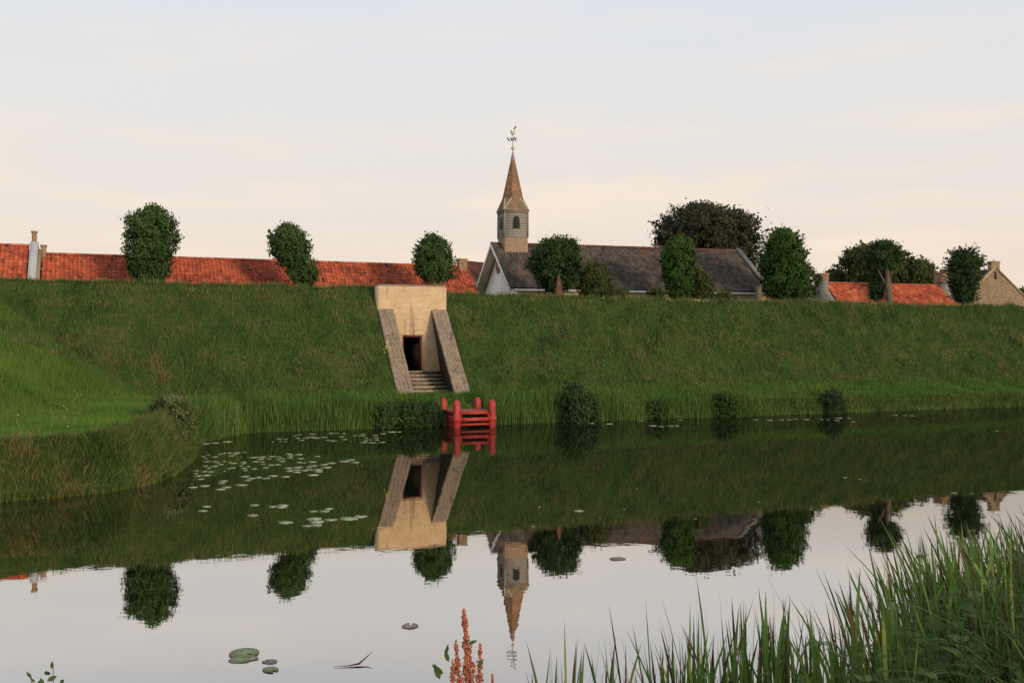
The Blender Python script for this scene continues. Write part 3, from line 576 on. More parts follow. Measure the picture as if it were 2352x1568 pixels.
# ------------------------------------------------------------------ roofs
def tile_shape(w, l, amp=.052, n=6):
    """one pantile, S-shaped across, lower end proud: local x across, y up the slope, z out of the slope"""
    V = []; xs = np.linspace(-w / 2, w / 2, n)
    zz = amp * np.cos(np.linspace(-.15, 1.0, n) * 2 * math.pi - .6)
    for y, lift in ((-l / 2, .035), (l / 2, .0)):
        for x, z in zip(xs, zz): V.append((x, y, z + lift))
    for x, z in zip(xs, zz): V.append((x, -l / 2, z + .012))
    F = [(i, i + 1, n + i + 1, n + i) for i in range(n - 1)] + [(2 * n + i, 2 * n + i + 1, i + 1, i) for i in range(n - 1)]
    return np.array(V), np.array(F)
def roof_plane(name, parent, eaveA, eaveB, ridgeA, tw, tl, mat, singles=0, order=None, sag=.0, deck=None):
    """tiles from the eave line A-B up to the ridge; returns the part"""
    eaveA, eaveB, ridgeA = map(np.asarray, (eaveA, eaveB, ridgeA))
    ex = eaveB - eaveA; Lx = np.linalg.norm(ex); ex = ex / Lx; ey = ridgeA - eaveA; Ly = np.linalg.norm(ey); ey = ey / Ly; ez = np.cross(ex, ey)
    if ez[2] < 0: ez = -ez
    ax = np.array([ex, ey, ez])
    sh = MB().add([eaveA - ez * .05, eaveB - ez * .05, eaveB + ey * Ly - ez * .05, ridgeA - ez * .05, eaveA - ez * .12, eaveB - ez * .12, eaveB + ey * Ly - ez * .12, ridgeA - ez * .12],
                  [(0, 1, 2, 3), (7, 6, 5, 4), (0, 4, 5, 1), (1, 5, 6, 2), (2, 6, 7, 3), (3, 7, 4, 0)]).build(name, deck or M['bark'], parent)
    nx, ny = max(1, round(Lx / tw)), max(1, round(Ly / tl)); tw, tl = Lx / nx, Ly / ny
    V, F = tile_shape(tw * 1.03, tl * 1.08)
    me = raw_mesh('roof_tile', V @ ax, {4: F}, mat, np.full(len(V), .5), True) if singles else None
    cells = [(i, j) for j in range(ny) for i in range(nx)]
    pick = set()
    if singles: pick = set(sorted(cells, key=order(nx, ny))[:singles])
    bV, bF, bR = [], [], []; cnt = 0
    for i, j in cells:
        pos = eaveA + ex * (i + .5) * tw + ey * (j + .5) * tl + ez * (R.normal(0, .005) + sag * math.sin(i * .11 + j * .3) * .02)
        if (i, j) in pick:
            o = bpy.data.objects.new('roof_tile', me); C.objects.link(o); place(o, pos, sh)
        else:
            bV.append(pos + V @ ax); bF.append(F + cnt); cnt += len(V); bR.append(np.full(len(V), R.random()))
    if bV: mk('tile_field', np.concatenate(bV), {4: np.concatenate(bF)}, mat, sh, rnd=np.concatenate(bR), smooth=True, kind='stuff')
    return sh
def ridge_tiles(name, parent, A, B, mat, r=.11, l=.42):
    A, B = np.asarray(A), np.asarray(B); L = np.linalg.norm(B - A); n = int(L / l); d = (B - A) / L; sd = np.cross(d, Zv)
    mb = MB()
    for k in range(n):
        a, b = A + d * k * L / n, A + d * ((k + 1) * L / n + .03)
        V = []
        for p_, rr in ((a, r * 1.08), (b, r * .95)):
            for th in np.linspace(-.2, math.pi + .2, 7): V.append(p_ + rr * (math.cos(th) * sd + math.sin(th) * Zv) + Zv * (-.04 + R.normal(0, .004)))
        mb.add(V, [(i, i + 1, 8 + i, 7 + i) for i in range(6)], R.random())
    return mb.build(name, mat, parent, kind='stuff', smooth=True)
def gable_house(rootobj, c, dirn, L, B, zg, ze, zr, wall_mat, tile, tw=.235, tl=.31, front_singles=0, order=None, over=.2, back=True):
    """c: point under the middle of the ridge; dirn: ridge direction"""
    dirn = np.asarray(dirn); w = np.cross(Zv, dirn)          # w points away from the camera side
    if w[1] < 0: w = -w
    c = np.array([c[0], c[1], 0.0])
    P_ = lambda a, b, z: c + a * dirn + b * w + z * Zv
    sl = (zr - ze) / B; wb = B - .25
    poly = [P_(-L / 2, -wb, zg), P_(-L / 2, -wb, ze + .05), P_(-L / 2, 0, zr - .2), P_(-L / 2, wb, ze + .05), P_(-L / 2, wb, zg)]
    wl = MB().prism(poly, L * dirn).build('wall', wall_mat, rootobj)
    rf = roof_plane('roof', rootobj, P_(-L / 2 - over, -B, ze), P_(L / 2 + over, -B, ze), P_(-L / 2 - over, 0, zr), tw, tl, tile, front_singles, order, sag=1.0)
    rb = None
    if back:
        rb = MB().prism([P_(-L / 2 - over, 0, zr - .02), P_(-L / 2 - over, B, ze - .02), P_(-L / 2 - over, B, ze + .06), P_(-L / 2 - over, 0, zr + .05)], (L + 2 * over) * dirn).build('rear_roof', tile, rootobj)
    ridge_tiles('ridge_tiles', rf, P_(-L / 2 - over, 0, zr + .05), P_(L / 2 + over, 0, zr + .05), tile)
    return P_, wl, rf
def brick_box(mb, c, ax, half, course=.07, length=.22, mortar_in=.008):
    """box built of brick courses on its four upright faces"""
    c = np.asarray(c); n = int(2 * half[2] / course)
    for k in range(n):
        z = -half[2] + (k + .5) * 2 * half[2] / n
        for fa in range(2):
            for sg_ in (-1, 1):
                hl = half[fa]; m = max(1, round(2 * hl / length)); bw = 2 * hl / m
                for i in range(m):
                    o = -hl + (i + .5) * bw; sf = (bw / 4 if k % 2 else -bw / 4) if m > 1 else 0; e0 = -hl if i == 0 else o - bw / 2 + sf; e1 = hl if i == m - 1 else o + bw / 2 + sf; o = (e0 + e1) / 2
                    v = [0, 0, z]; v[fa] = o; v[1 - fa] = sg_ * half[1 - fa]
                    h = [0, 0, half[2] / n - .005]; h[fa] = (e1 - e0) / 2 - .004; h[1 - fa] = mortar_in
                    mb.box(c + np.array(v) @ np.asarray(ax), ax, h, R.random())

# long red-roofed house
HR = 9.27; HT = 12.3; s_l = (to_st(*at(99, 600, row_Y(99, HT))[:2]))[0]; s_r = (to_st(*at(1076, 612, row_Y(1076, HT))[:2]))[0]
Lh = s_r - s_l
h1 = root('long_house', w3((s_l + s_r) / 2, HT, 3.0), 'long low house with weathered red pantile roof behind the rampart', 'house')
gable_house(h1, w3((s_l + s_r) / 2, HT, 0), U, Lh - .4, 3.9, 3.0, 5.55, HR, M['chimney'], M['tile_red'], .24, .31, 300, lambda nx, ny: (lambda ij: (-(ij[1] >= ny - 5), ij[0])))
def chimney(parent, c, ax, half, mat, name='chimney', cap=True, pots=0):
    mb = MB().box(c, ax, np.array(half) - [.006, .006, 0])
    o = mb.build(name, M['mortar'], parent)
    b2 = MB(); brick_box(b2, c, ax, half); b2.build('brickwork', mat, o, kind='stuff')
    top = np.asarray(c) + half[2] * Zv
    if cap: MB().box(top + .05 * Zv, ax, (half[0] + .05, half[1] + .05, .05), .8).build('cap', mat, o)
    for k in range(pots): MB().tube([top + .1 * Zv + (k - (pots - 1) / 2) * .3 * ax[0], top + .4 * Zv + (k - (pots - 1) / 2) * .3 * ax[0]], [.1, .08], 10).build('pot', M['tile_brown'], o)
    return o
pc = at(1061, 612, row_Y(1061, HT)); chimney(h1, np.array([pc[0], pc[1], 9.25]), AX, (.28, .26, .48), M['chimney'])
pc = at(95, 590, row_Y(95, HT)); chimney(h1, np.array([pc[0], pc[1], 9.1]) + .12 * U, AX, (.13, .2, .62), M['chimney'])
# left higher house with grey rendered gable parapet
s_e = s_l - .55
h0 = root('parapet_house', w3(s_e - 5, HT, 3.0), 'red tiled house with grey gable parapet and thin chimney behind the rampart', 'house')
gable_house(h0, w3(s_e - 5, HT, 0), U, 9.6, 4.3, 3.0, 5.5, 9.72, M['chimney'], M['tile_red'], .24, .31, 300, lambda nx, ny: (lambda ij: (-(ij[1] >= ny - 8), -ij[0])), over=0)
par = [w3(s_e - .12, HT - 4.45, 5.3), w3(s_e - .12, HT - 4.45, 5.75), w3(s_e - .12, HT - .25, 9.98), w3(s_e - .12, HT + .25, 9.98), w3(s_e - .12, HT + 4.45, 5.75), w3(s_e - .12, HT + 4.45, 5.3), w3(s_e - .12, HT, 9.5)]
MB().prism(par, .42 * U).build('gable_parapet', M['pale_render'], h0)
MB().prism([w3(s_e + .30, HT - 4.2, 3.0), w3(s_e + .30, HT - 4.2, 5.6), w3(s_e + .30, HT - .3, 9.55), w3(s_e + .30, HT + 3.9, 5.4), w3(s_e + .30, HT + 3.9, 3.0)], .14 * U).build('gable_wall', M['stone_wall'], h0)
chimney(h0, w3(s_e + .08, HT - .02, 10.2), AX, (.12, .16, .32), M['chimney'])

# dark roofed house half hidden between the long house and the church
bc = at(1095, 640, 84.0)
h2 = root('brown_house', np.array([bc[0], bc[1], 3.0]), 'dark brown roofed house between the red roof and the white gable', 'house')
bd_ = np.array([math.cos(.95), math.sin(.95), 0]); 
gable_house(h2, bc + bd_ * 2.0, bd_, 7.0, 3.6, 3.0, 7.2, 10.75, M['chimney'], M['tile_brown'], .25, .33)

# ------------------------------------------------------------------ church
ca = math.radians(17); E = np.array([math.cos(ca), math.sin(ca), 0]); Wc = np.array([-math.sin(ca), math.cos(ca), 0]); AC = np.array([E, Wc, Zv])
TC = np.array([.06, 73.8, 0.0])
def K(a, b, z): return TC + a * E + b * Wc + z * Zv
ch = root('church', K(8.5, 0, 3.0), 'white boarded church with grey tiled roof and small wooden spire', 'church')
RZ, EZ, BB, A_0, A_1 = 11.33, 7.86, 4.76, -1.70, 18.9
wb = 4.4
MB().prism([K(A_0 + .75, -wb, 3), K(A_0 + .75, -wb, EZ + .05), K(A_0 + .75, 0, RZ - .28), K(A_0 + .75, wb, EZ + .05), K(A_0 + .75, wb, 3)], (A_1 - A_0 - 1.1) * E).build('wall', M['cream'], ch)
# gable boards
gb = None
for i in range(22):
    b = -wb + .02 + (i + .5) * (2 * wb - .04) / 22; bw2 = (2 * wb - .04) / 44 - .006
    zt = lambda q: EZ + .05 + (RZ - .33 - EZ) * (1 - abs(q) / wb)
    o = MB().prism([K(A_0 + .715, b - bw2, 5.0), K(A_0 + .715, b + bw2, 5.0), K(A_0 + .715, b + bw2, zt(b + bw2) - .05), K(A_0 + .715, b - bw2, zt(b - bw2) - .05)], .03 * E, R.random()).build('gable_board', M['white_wood'], ch)
rf = roof_plane('roof', ch, K(A_0, -BB, EZ), K(A_1, -BB, EZ), K(A_0, 0, RZ), .245, .32, M['tile_dark'], 0, sag=1.0)
MB().prism([K(A_0, 0, RZ - .06), K(A_0, BB, EZ - .06), K(A_0, BB, EZ + .05), K(A_0, 0, RZ + .05)], (A_1 - A_0) * E).build('rear_roof', M['tile_dark'], ch)
ridge_tiles('ridge_tiles', rf, K(.8, 0, RZ + .05), K(A_1, 0, RZ + .05), M['tile_brown'], .12)
ridge_tiles('ridge_tiles', rf, K(A_0, 0, RZ + .05), K(-.8, 0, RZ + .05), M['tile_dark'], .12)
for sg_ in (-1, 1):                                  # barge boards and soffits, both ends
    for a, lab in ((A_0, 0), (A_1, 1)):
        dz = (RZ - EZ); nrm = np.array([0, 0, 1.0])
        o = MB().prism([K(a - .03, 0, RZ + .02), K(a - .03, sg_ * (BB + .05), EZ - .02), K(a - .03, sg_ * (BB + .05), EZ - .26), K(a - .03, 0, RZ - .24)], .05 * E).build('barge_board', M['white_wood'] if lab == 0 else M['grey_render'], ch)
    MB().prism([K(A_0 + .03, 0, RZ - .16), K(A_0 + .03, sg_ * BB, EZ - .16), K(A_0 + .03, sg_ * BB, EZ - .20), K(A_0 + .03, 0, RZ - .20)], .66 * E).build('soffit', M['cream'], ch)
o = MB().prism([K(A_1 - .32, -.0, RZ + .06), K(A_1 - .32, -BB - .12, EZ - .02), K(A_1 - .32, -BB - .12, EZ + .16), K(A_1 - .32, 0, RZ + .24)], .36 * E).build('verge_coping', M['grey_render'], ch)
MB().box(K(A_1 - .14, -BB - .1, EZ - .05), AC, (.25, .22, .14)).build('kneeler', M['grey_render'], ch)
MB().box(K((A_0 + A_1) / 2, -BB + .05, EZ - .16), AC, ((A_1 - A_0) / 2 - .35, .09, .075)).build('gutter', M['white_wood'], ch)
MB().box(K((A_0 + A_1) / 2, -wb - .03, EZ - .38), AC, ((A_1 - A_0) / 2 - .8, .04, .12)).build('fascia', M['cream'], ch)
# round rosette in the gable
ros = MB(); c0 = K(A_0 + .66, -.95, 9.0); c0 = K(A_0 + .66, .35, 9.65)
th = np.linspace(0, 2 * math.pi, 25)
ros.tube([c0 + .42 * (math.cos(x) * Wc + math.sin(x) * Zv) for x in th], .07, 8, cap=False)
for x in np.arange(8) * math.pi / 4: ros.tube([c0, c0 + .40 * (math.cos(x) * Wc + math.sin(x) * Zv)], [.035, .05], 6)
ros.tube([c0 - .06 * E, c0 + .03 * E], .12, 12)
ro = ros.build('rosette', M['chimney'], ch)
# tower
TW = .88
tz = [9.2, 11.75, 13.72]
tb = MB().box(K(0, 0, (tz[0] + tz[1]) / 2), AC, (TW - .012, TW - .012, (tz[1] - tz[0]) / 2)).build('tower', M['mortar'], ch)
b2 = MB(); brick_box(b2, K(0, 0, (tz[0] + tz[1]) / 2), AC, (TW, TW, (tz[1] - tz[0]) / 2), .075, .23); b2.build('brickwork', M['tan_brick'], tb, kind='stuff')
MB().box(K(0, 0, tz[1] + .02), AC, (TW + .03, TW + .03, .03)).build('flashing', M['grey_wood'], tb)
bf_ = MB().box(K(0, 0, (tz[1] + tz[2]) / 2 + .02), AC, (TW - .03, TW - .03, (tz[2] - tz[1]) / 2)).build('belfry', M['grey_wood'], ch)
nb = 10
for k in range(nb):
    z = tz[1] + .06 + (k + .5) * (tz[2] - tz[1] - .06) / nb; hz = (tz[2] - tz[1] - .06) / nb / 2
    for fx, (ea, eb) in enumerate(((E, -Wc), (Wc, -E), (E, Wc), (Wc, E))):
        # clapboard: lower edge proud, so each board throws a line of shade
        c = TC + z * Zv + eb * (TW - .02)
        hwid = TW + .008
        V = []
        for q in (-hwid, hwid):
            V += [c + ea * q + Zv * (-hz - .008) - eb * .01, c + ea * q + Zv * (-hz - .008) + eb * .035, c + ea * q + Zv * hz + eb * .012, c + ea * q + Zv * hz - eb * .01]
        MB().add(V, [(0, 1, 2, 3), (7, 6, 5, 4), (0, 4, 5, 1), (1, 5, 6, 2), (2, 6, 7, 3), (3, 7, 4, 0)], R.random()).build('siding_board', M['grey_wood'], bf_)
for i, j in ((-1, -1), (1, -1), (1, 1), (-1, 1)):
    MB().box(K(i * (TW + .005), j * (TW + .005), (tz[1] + tz[2]) / 2 + .03), AC, (.05, .05, (tz[2] - tz[1]) / 2 - .03)).build('corner_board', M['grey_wood'], bf_)
def arch(h, w, n=9):                                   # pointed arch outline, half-width w
    pts = [(-w, 0), (w, 0)]
    hh = h * .52
    for k in range(n): 
        q = k / (n - 1); pts.append((w * math.cos(q * math.pi / 2) ** .8, hh + (h - hh) * math.sin(q * math.pi / 2)))
    for k in range(1, n - 1):
        q = 1 - k / (n - 1); pts.append((-w * math.cos(q * math.pi / 2) ** .8, hh + (h - hh) * math.sin(q * math.pi / 2)))
    pts.append((-w, hh)); return pts
for ea, eb in ((E, -Wc), (Wc, -E), (E, Wc), (Wc, E)):
    zb = tz[1] + .68; base = TC + eb * (TW + .005)
    w_ = MB().prism([base + ea * x + Zv * (zb - .05 + z) for x, z in arch(1.02, .30)], eb * .035).build('louvre_window', M['grey_wood'], bf_)
    MB().prism([base + eb * .036 + ea * x + Zv * (zb + z) for x, z in arch(.92, .245)], eb * .008).build('opening', M['louvre'], w_)
    sl = MB()
    for k in range(8):
        zz = .05 + k * .105; hw = .235 if zz < .5 else .235 * math.sqrt(max(.04, 1 - ((zz - .48) / .46) ** 2))
        c = base + eb * .055 + Zv * (zb + zz); nv = (eb * .6 + Zv * .8)
        sl.box(c, np.array([ea, np.cross(ea, nv), nv]), (hw, .045, .007), R.random())
    sl.build('louvre_slats', M['louvre'], w_, kind='stuff')
# spire: square eave flaring into an octagon
ez, oz, pz = tz[2] + .02, 14.66, 18.25; ew = .99
ro8 = .72 / math.cos(math.pi / 8)
oc = [(ro8 * math.cos(math.pi / 8 + k * math.pi / 4), ro8 * math.sin(math.pi / 8 + k * math.pi / 4)) for k in range(8)]
sq = [(ew, ew), (-ew, ew), (-ew, -ew), (ew, -ew)]
sp = MB().box(K(0, 0, ez + .0), AC, (ew - .03, ew - .03, .05)).build('spire', M['grey_wood'], ch)
MB().box(K(0, 0, ez - .08), AC, (TW + .06, TW + .06, .03)).build('cornice', M['grey_wood'], sp)
fl_ = MB(); 
def shingle_face(mb, p0, p1, q0, q1, rows, per, lift=.012):
    """rows of shingles on the quad p0-p1 (low) to q0-q1 (high)"""
    p0, p1, q0, q1 = map(np.asarray, (p0, p1, q0, q1)); n = np.cross(p1 - p0, q0 - p0); n /= np.linalg.norm(n)
    if n @ ((p0 + p1) / 2 - TC - np.array([0, 0, ((p0 + p1) / 2)[2]])) < 0 and n[2] < .2: n = -n
    if n[2] < 0: n = -n
    for r in range(rows):
        a, b = r / rows, (r + 1.06) / rows
        l0, l1 = p0 + (q0 - p0) * a, p1 + (q1 - p1) * a; u0, u1 = p0 + (q0 - p0) * min(b, 1), p1 + (q1 - p1) * min(b, 1)
        m = max(1, round(np.linalg.norm(l1 - l0) / per)); off = (r % 2) * .5
        edges = [0.0] + [(k + off) / m for k in range(0 if off else 1, m)] + [1.0]
        for e0, e1 in zip(edges[:-1], edges[1:]):
            if e1 - e0 < 1e-4: continue
            e0b, e1b = e0 + .012, e1 - .012
            A_, B_, C_, D_ = l0 + (l1 - l0) * e0b, l0 + (l1 - l0) * e1b, u0 + (u1 - u0) * e1b, u0 + (u1 - u0) * e0b
            lf = n * (lift + R.normal(0, .002)) 
            mb.add([A_ + lf, B_ + lf, C_ + n * .002, D_ + n * .002, A_ - n * .005, B_ - n * .005], [(0, 1, 2, 3), (4, 5, 1, 0)], R.random())
core = MB()
for k in range(8):
    a, b = oc[k], oc[(k + 1) % 8]
    core.add([K(*a, oz), K(*b, oz), K(a[0] * .01, a[1] * .01, pz), K(b[0] * .01, b[1] * .01, pz)], [(0, 1, 3, 2)])
quads = []
for k in range(8):
    a, b = oc[k], oc[(k + 1) % 8]
    if k % 2 == 1:                                    # faces along an axis: k=1 -> +b, 3 -> -a, 5 -> -b, 7 -> +a
        i0 = {1: (0, 1), 3: (1, 2), 5: (2, 3), 7: (3, 0)}[k]
        core.add([K(*sq[i0[0]], ez), K(*sq[i0[1]], ez), K(*b, oz), K(*a, oz)], [(0, 1, 2, 3)])
        shingle_face(fl_, K(*sq[i0[0]], ez), K(*sq[i0[1]], ez), K(*a, oz), K(*b, oz), 9, .2)
    else:
        cn = sq[{0: 0, 2: 1, 4: 2, 6: 3}[k]]
        core.add([K(*cn, ez), K(*b, oz), K(*a, oz)], [(0, 1, 2)])
        shingle_face(fl_, K(*cn, ez), K(cn[0] * .999, cn[1] * .999, ez), K(*a, oz), K(*b, oz), 9, .2)
core.build('spire_core', M['shingle_flare'], sp)
fl_.build('flare_shingles', M['shingle_flare'], sp, kind='stuff')
ss = MB(); capz = 17.55; f_ = (pz - capz) / (pz - oz)
for k in range(8):
    a, b = oc[k], oc[(k + 1) % 8]
    shingle_face(ss, K(*a, oz), K(*b, oz), K(a[0] * f_, a[1] * f_, capz), K(b[0] * f_, b[1] * f_, capz), 26, .16)
ss.build('spire_shingles', M['shingle'], sp, kind='stuff')
cpm = MB(); f2 = f_ * 1.16
cpm.add([K(x * f2, y * f2, capz - .06) for x, y in oc] + [K(x * f2 * .86, y * f2 * .86, capz + .12) for x, y in oc] + [K(x * .018, y * .018, pz) for x, y in oc],
        [(i, (i + 1) % 8, 8 + (i + 1) % 8, 8 + i) for i in range(8)] + [(8 + i, 8 + (i + 1) % 8, 16 + (i + 1) % 8, 16 + i) for i in range(8)])
cpm.build('spire_cap', M['lead'], sp)
for i, j in ((-1, -1), (1, -1), (-1, 1), (1, 1)):      # lead strips on the hips
    for k in range(8):
        x, y = oc[k]
        if x * i > .1 and y * j > .1: MB().tube([K(i * ew, j * ew, ez + .02), K(x, y, oz + .02)], .018, 6).build('hip_strip', M['white_wood'], sp)
# weathervane
vz = pz
wv = MB().tube([K(0, 0, vz - .1), K(0, 0, 19.75)], [.022, .014], 8).build('weathervane', M['iron'], ch)
th = np.linspace(0, math.pi, 9); bm_ = MB(); bm_.tube([K(0, 0, 18.44 - .13 * math.cos(x)) for x in th], [max(.005, .13 * math.sin(x)) for x in th], 14); bm_.build('ball', M['gold'], wv, smooth=True)
X1 = np.array([1.0, 0, 0]); Y1 = np.array([0, 1.0, 0])
MB().tube([K(0, 0, 18.98) - X1 * .34, K(0, 0, 18.98) + X1 * .34], .012, 6).build('cross_arm', M['iron'], wv)
MB().tube([K(0, 0, 18.97) - Y1 * .3 , K(0, 0, 18.97) + Y1 * .3], .012, 6).build('cross_arm', M['iron'], wv)
ck = [(-.05, 0), (.06, 0), (.13, .08), (.16, .2), (.15, .42), (.10, .40), (.09, .26), (.02, .16), (-.06, .20), (-.08, .33), (-.13, .40), (-.19, .36), (-.17, .30), (-.18, .16), (-.12, .06)]
MB().prism([K(0, 0, 19.42) + X1 * (x + .02) + Zv * z - Y1 * .012 for x, z in ck], Y1 * .024).build('weathercock', M['gold'], wv)

# ------------------------------------------------------------------ birds on the vane
def bird(pos, face, label, sc=1.0):
    pos = np.asarray(pos); fx = np.array([math.cos(face), math.sin(face), 0])
    pr = [(-.17, -.03, .006), (-.11, .0, .018), (-.06, .035, .040), (0, .075, .055), (.045, .13, .050), (.07, .175, .034), (.085, .205, .036), (.11, .222, .026), (.135, .22, .010), (.165, .212, .003)]
    mb = MB().tube([pos + sc * (fx * a + Zv * (b + .0)) for a, b, r in pr], [r * sc for a, b, r in pr], 10)
    o = mb.build('bird', M['feather'], smooth=True); setp(o, label, 'bird', 'birds perched on the weathervane')
    lg = MB()
    sd = np.cross(fx, Zv)
    for k in (-1, 1): lg.tube([pos + sd * k * .018 * sc + Zv * .05 * sc + fx * .01, pos + sd * k * .018 * sc - Zv * .035 * sc], .006, 5)
    lg.build('legs', M['feather'], o)
bz = 19.02
bird(K(0, 0, 0) + X1 * .155 + Zv * 19.87, .4, 'small dark bird perched on the weathercock tail at the very top')
bird(K(0, 0, 0) - X1 * .33 + Zv * bz, 2.6, 'leftmost small dark bird on the weathervane crossbar')
bird(K(0, 0, 0) - X1 * .10 + Zv * bz, 2.4, 'second small dark bird from the left on the weathervane crossbar')
bird(K(0, 0, 0) + X1 * .06 + Zv * (bz + .02) - Y1 * .1, .6, 'small dark bird just right of the weathervane rod')
bird(K(0, 0, 0) + X1 * .2 + Zv * bz, 1.0, 'rightmost small dark bird on the weathervane crossbar')

# ------------------------------------------------------------------ houses on the right
YR = 88.0
def house_from(x0, x1, yr, Y, depth_dir, **kw): pass
rA = at(1899, 649, 84.0); rB = at(2160, 657, 84.0 + 4.0); dR = rB - rA; dR[2] = 0; Lr = np.linalg.norm(dR); dR /= Lr; AR = np.array([dR, np.cross(Zv, dR), Zv])
zr_ = (rA[2] + rB[2]) / 2; cR = (rA + rB) / 2
h3 = root('red_cottage', np.array([cR[0], cR[1], 3.0]), 'small red tiled house with brick chimneys at both ends on the right', 'house')
PR, _, rf3 = gable_house(h3, cR, dR, Lr, 3.6, 3.0, zr_ - 3.4, zr_, M['stone_wall'], M['tile_red'], .25, .33)
def end_stack(parent, a, z1, z2, wd=.42, dp=.55, mat=M['chimney'], mat2=None):
    """gable end with shoulders carrying a chimney stack"""
    mb = MB().prism([PR(a - .25, -1.6, 3), PR(a - .25, -1.6, z1 - 1.75), PR(a - .25, -.62, z1 - .75), PR(a - .25, -.62, z1), PR(a - .25, .62, z1), PR(a - .25, .62, z1 - .75), PR(a - .25, 1.6, z1 - 1.75), PR(a - .25, 1.6, 3)], .5 * dR)
    mb.build('gable_end', mat2 or M['grey_render'], parent)
    return chimney(parent, PR(a, 0, (z1 + z2) / 2), AR, (wd, dp, (z2 - z1) / 2), mat)
end_stack(h3, -Lr / 2 - .55, zr_ + .15, at(1886, 631, 84)[2], .38, .5)
end_stack(h3, Lr / 2 + .1, zr_ + .3, at(2160, 628, 88)[2], .38, .5)
# shed roof fragment and post just above the grass
sA = at(1772, 679, 77.5)
h4 = root('low_shed', np.array([sA[0], sA[1], 5.0]), 'low red tiled shed roof peeping over the grass beside the church', 'shed')
gable_house(h4, sA + np.array([.3, .6, 0]), dR, 3.0, 1.2, 4.0, sA[2] - .75, sA[2] + .08, M['chimney'], M['tile_red'], .25, .33)
sC = at(1990, 672, 83); 
# stone gable house, far right: gable faces the camera
gY = 92.0; ap = at(2286, 617, gY); fx = np.array([math.cos(.10), math.sin(.10), 0]); fy = np.array([-math.sin(.10), math.cos(.10), 0]); AG = np.array([fx, fy, Zv])
h5 = root('stone_gable_house', np.array([ap[0], ap[1] + 3, 3.0]), 'pale stone house with steep gable and chimney at the far right', 'house')
G = lambda a, b, z: np.array([ap[0], ap[1], 0]) + a * fx + b * fy + z * Zv
gw, ge = 4.3, ap[2] - 4.0
pole = [G(-gw, 0, 3), G(gw, 0, 3), G(gw, 0, ge), G(0, 0, ap[2] - .02), G(-gw, 0, ge)]
gwall = MB().prism(pole, fy * 7).build('wall', M['mortar'], h5)
gbk = MB()
for c in range(int((ap[2] - 6.2) / .075)):
    z = 6.2 + (c + .5) * .075; lim_ = min(gw, gw * (ap[2] - z) / (ap[2] - ge)) - .12
    if lim_ < .15: continue
    n = int(2 * lim_ / .23)
    for k in range(n): gbk.box(G(-lim_ + (k + .5) * 2 * lim_ / n, -.005, z), AG, (lim_ / n - .006, .02, .033), R.random())
gbk.build('brickwork', M['stone_wall'], gwall, kind='stuff')
for sg_ in (-1, 1):
    MB().prism([G(0, -.1, ap[2] + .02), G(sg_ * (gw + .15), -.1, ge - .12), G(sg_ * (gw + .15), -.1, ge + .10), G(0, -.1, ap[2] + .24)], fy * .35).build('verge_coping', M['stone_wall'] if sg_ < 0 else M['chimney'], h5)
    A_, B_ = G(sg_ * gw, .3, ge), G(sg_ * gw, 7.2, ge)
    roof_plane('roof', h5, A_, B_, G(0, .3, ap[2]), .28, .36, M['tile_brown'])
chimney(h5, G(.0, .25, (ap[2] - .3 + at(2284, 602, gY)[2]) / 2), AG, (.42, .3, (at(2284, 602, gY)[2] - ap[2] + .3) / 2), M['stone_wall'])
MB().tube([G(.0, .2, at(2284, 601, gY)[2]), G(0, .2, at(2284, 596, gY)[2])], [.1, .05], 8).build('finial', M['chimney'], h5)
MB().box(G(0, -.05, ap[2] - .62), AG, (.09, .03, .33)).build('wall_anchor', M['iron'], h5)
# second roof behind the spiky tree
sB = at(2215, 622, 97.0)
h6 = root('dark_house', np.array([sB[0], sB[1], 3.0]), 'dark roofed house behind the spiky tree left of the stone gable', 'house')
gable_house(h6, sB, np.array([math.cos(.12), math.sin(.12), 0]), 4.6, 3.6, 3.0, sB[2] - 3.3, sB[2], M['chimney'], M['tile_brown'], .28, .36)
# brick pillars with pointed tops on the rampart
def pillar(x, y0, y1, Y, hw, label, pointed, mat):
    c = at(x, y1, Y); zt = at(x, y0, Y)[2]; zb = 5.0; c[2] = zb
    r_ = root('brick_pillar', c, label, 'pillar')
    if pointed:
        zs = zb + (zt - zb) * .45
        V = [c + U * i * hw * k + Vv * j * hw * k + Zv * (z - zb) for z, k in ((zb, 1), (zs, 1), (zt, .10)) for i, j in ((-1, -1), (1, -1), (1, 1), (-1, 1))]
        body = MB().add(V, [(3, 2, 1, 0), (8, 9, 10, 11)] + [(4 * k + i, 4 * k + (i + 1) % 4, 4 * k + 4 + (i + 1) % 4, 4 * k + 4 + i) for k in range(2) for i in range(4)]).build('shaft', mat, r_)
        MB().box(np.array([c[0], c[1], zt + .03]), AX, (.06, .06, .05)).build('finial', mat, r_)
        for i, j in ((-1, -1), (1, -1), (1, 1), (-1, 1)):
            MB().tube([c + U * i * hw + Vv * j * hw + Zv * (zs - zb), c + U * i * hw * .12 + Vv * j * hw * .12 + Zv * (zt - zb)], .03, 6, .9).build('edge', mat, r_)
    else:
        MB().box(c + Zv * (zt - zb) / 2, AX, (hw, hw, (zt - zb) / 2)).build('shaft', mat, r_); MB().box(c + Zv * (zt - zb + .03), AX, (hw * 1.15, hw * 1.15, .03)).build('cap', mat, r_)
pillar(1283, 634, 668, row_Y(1283, 4.3), .29, 'pointed reddish brick pillar in front of the round tree below the church roof', True, tone_mat('red_brick', [(0, (.09, .038, .028)), (1, (.20, .095, .065))], 3, 5, .9, .1, .3, bump=.4))
pillar(1742, 656, 680, row_Y(1742, 4.6), .16, 'short grey-brown post at the right end of the church', False, M['bark'])

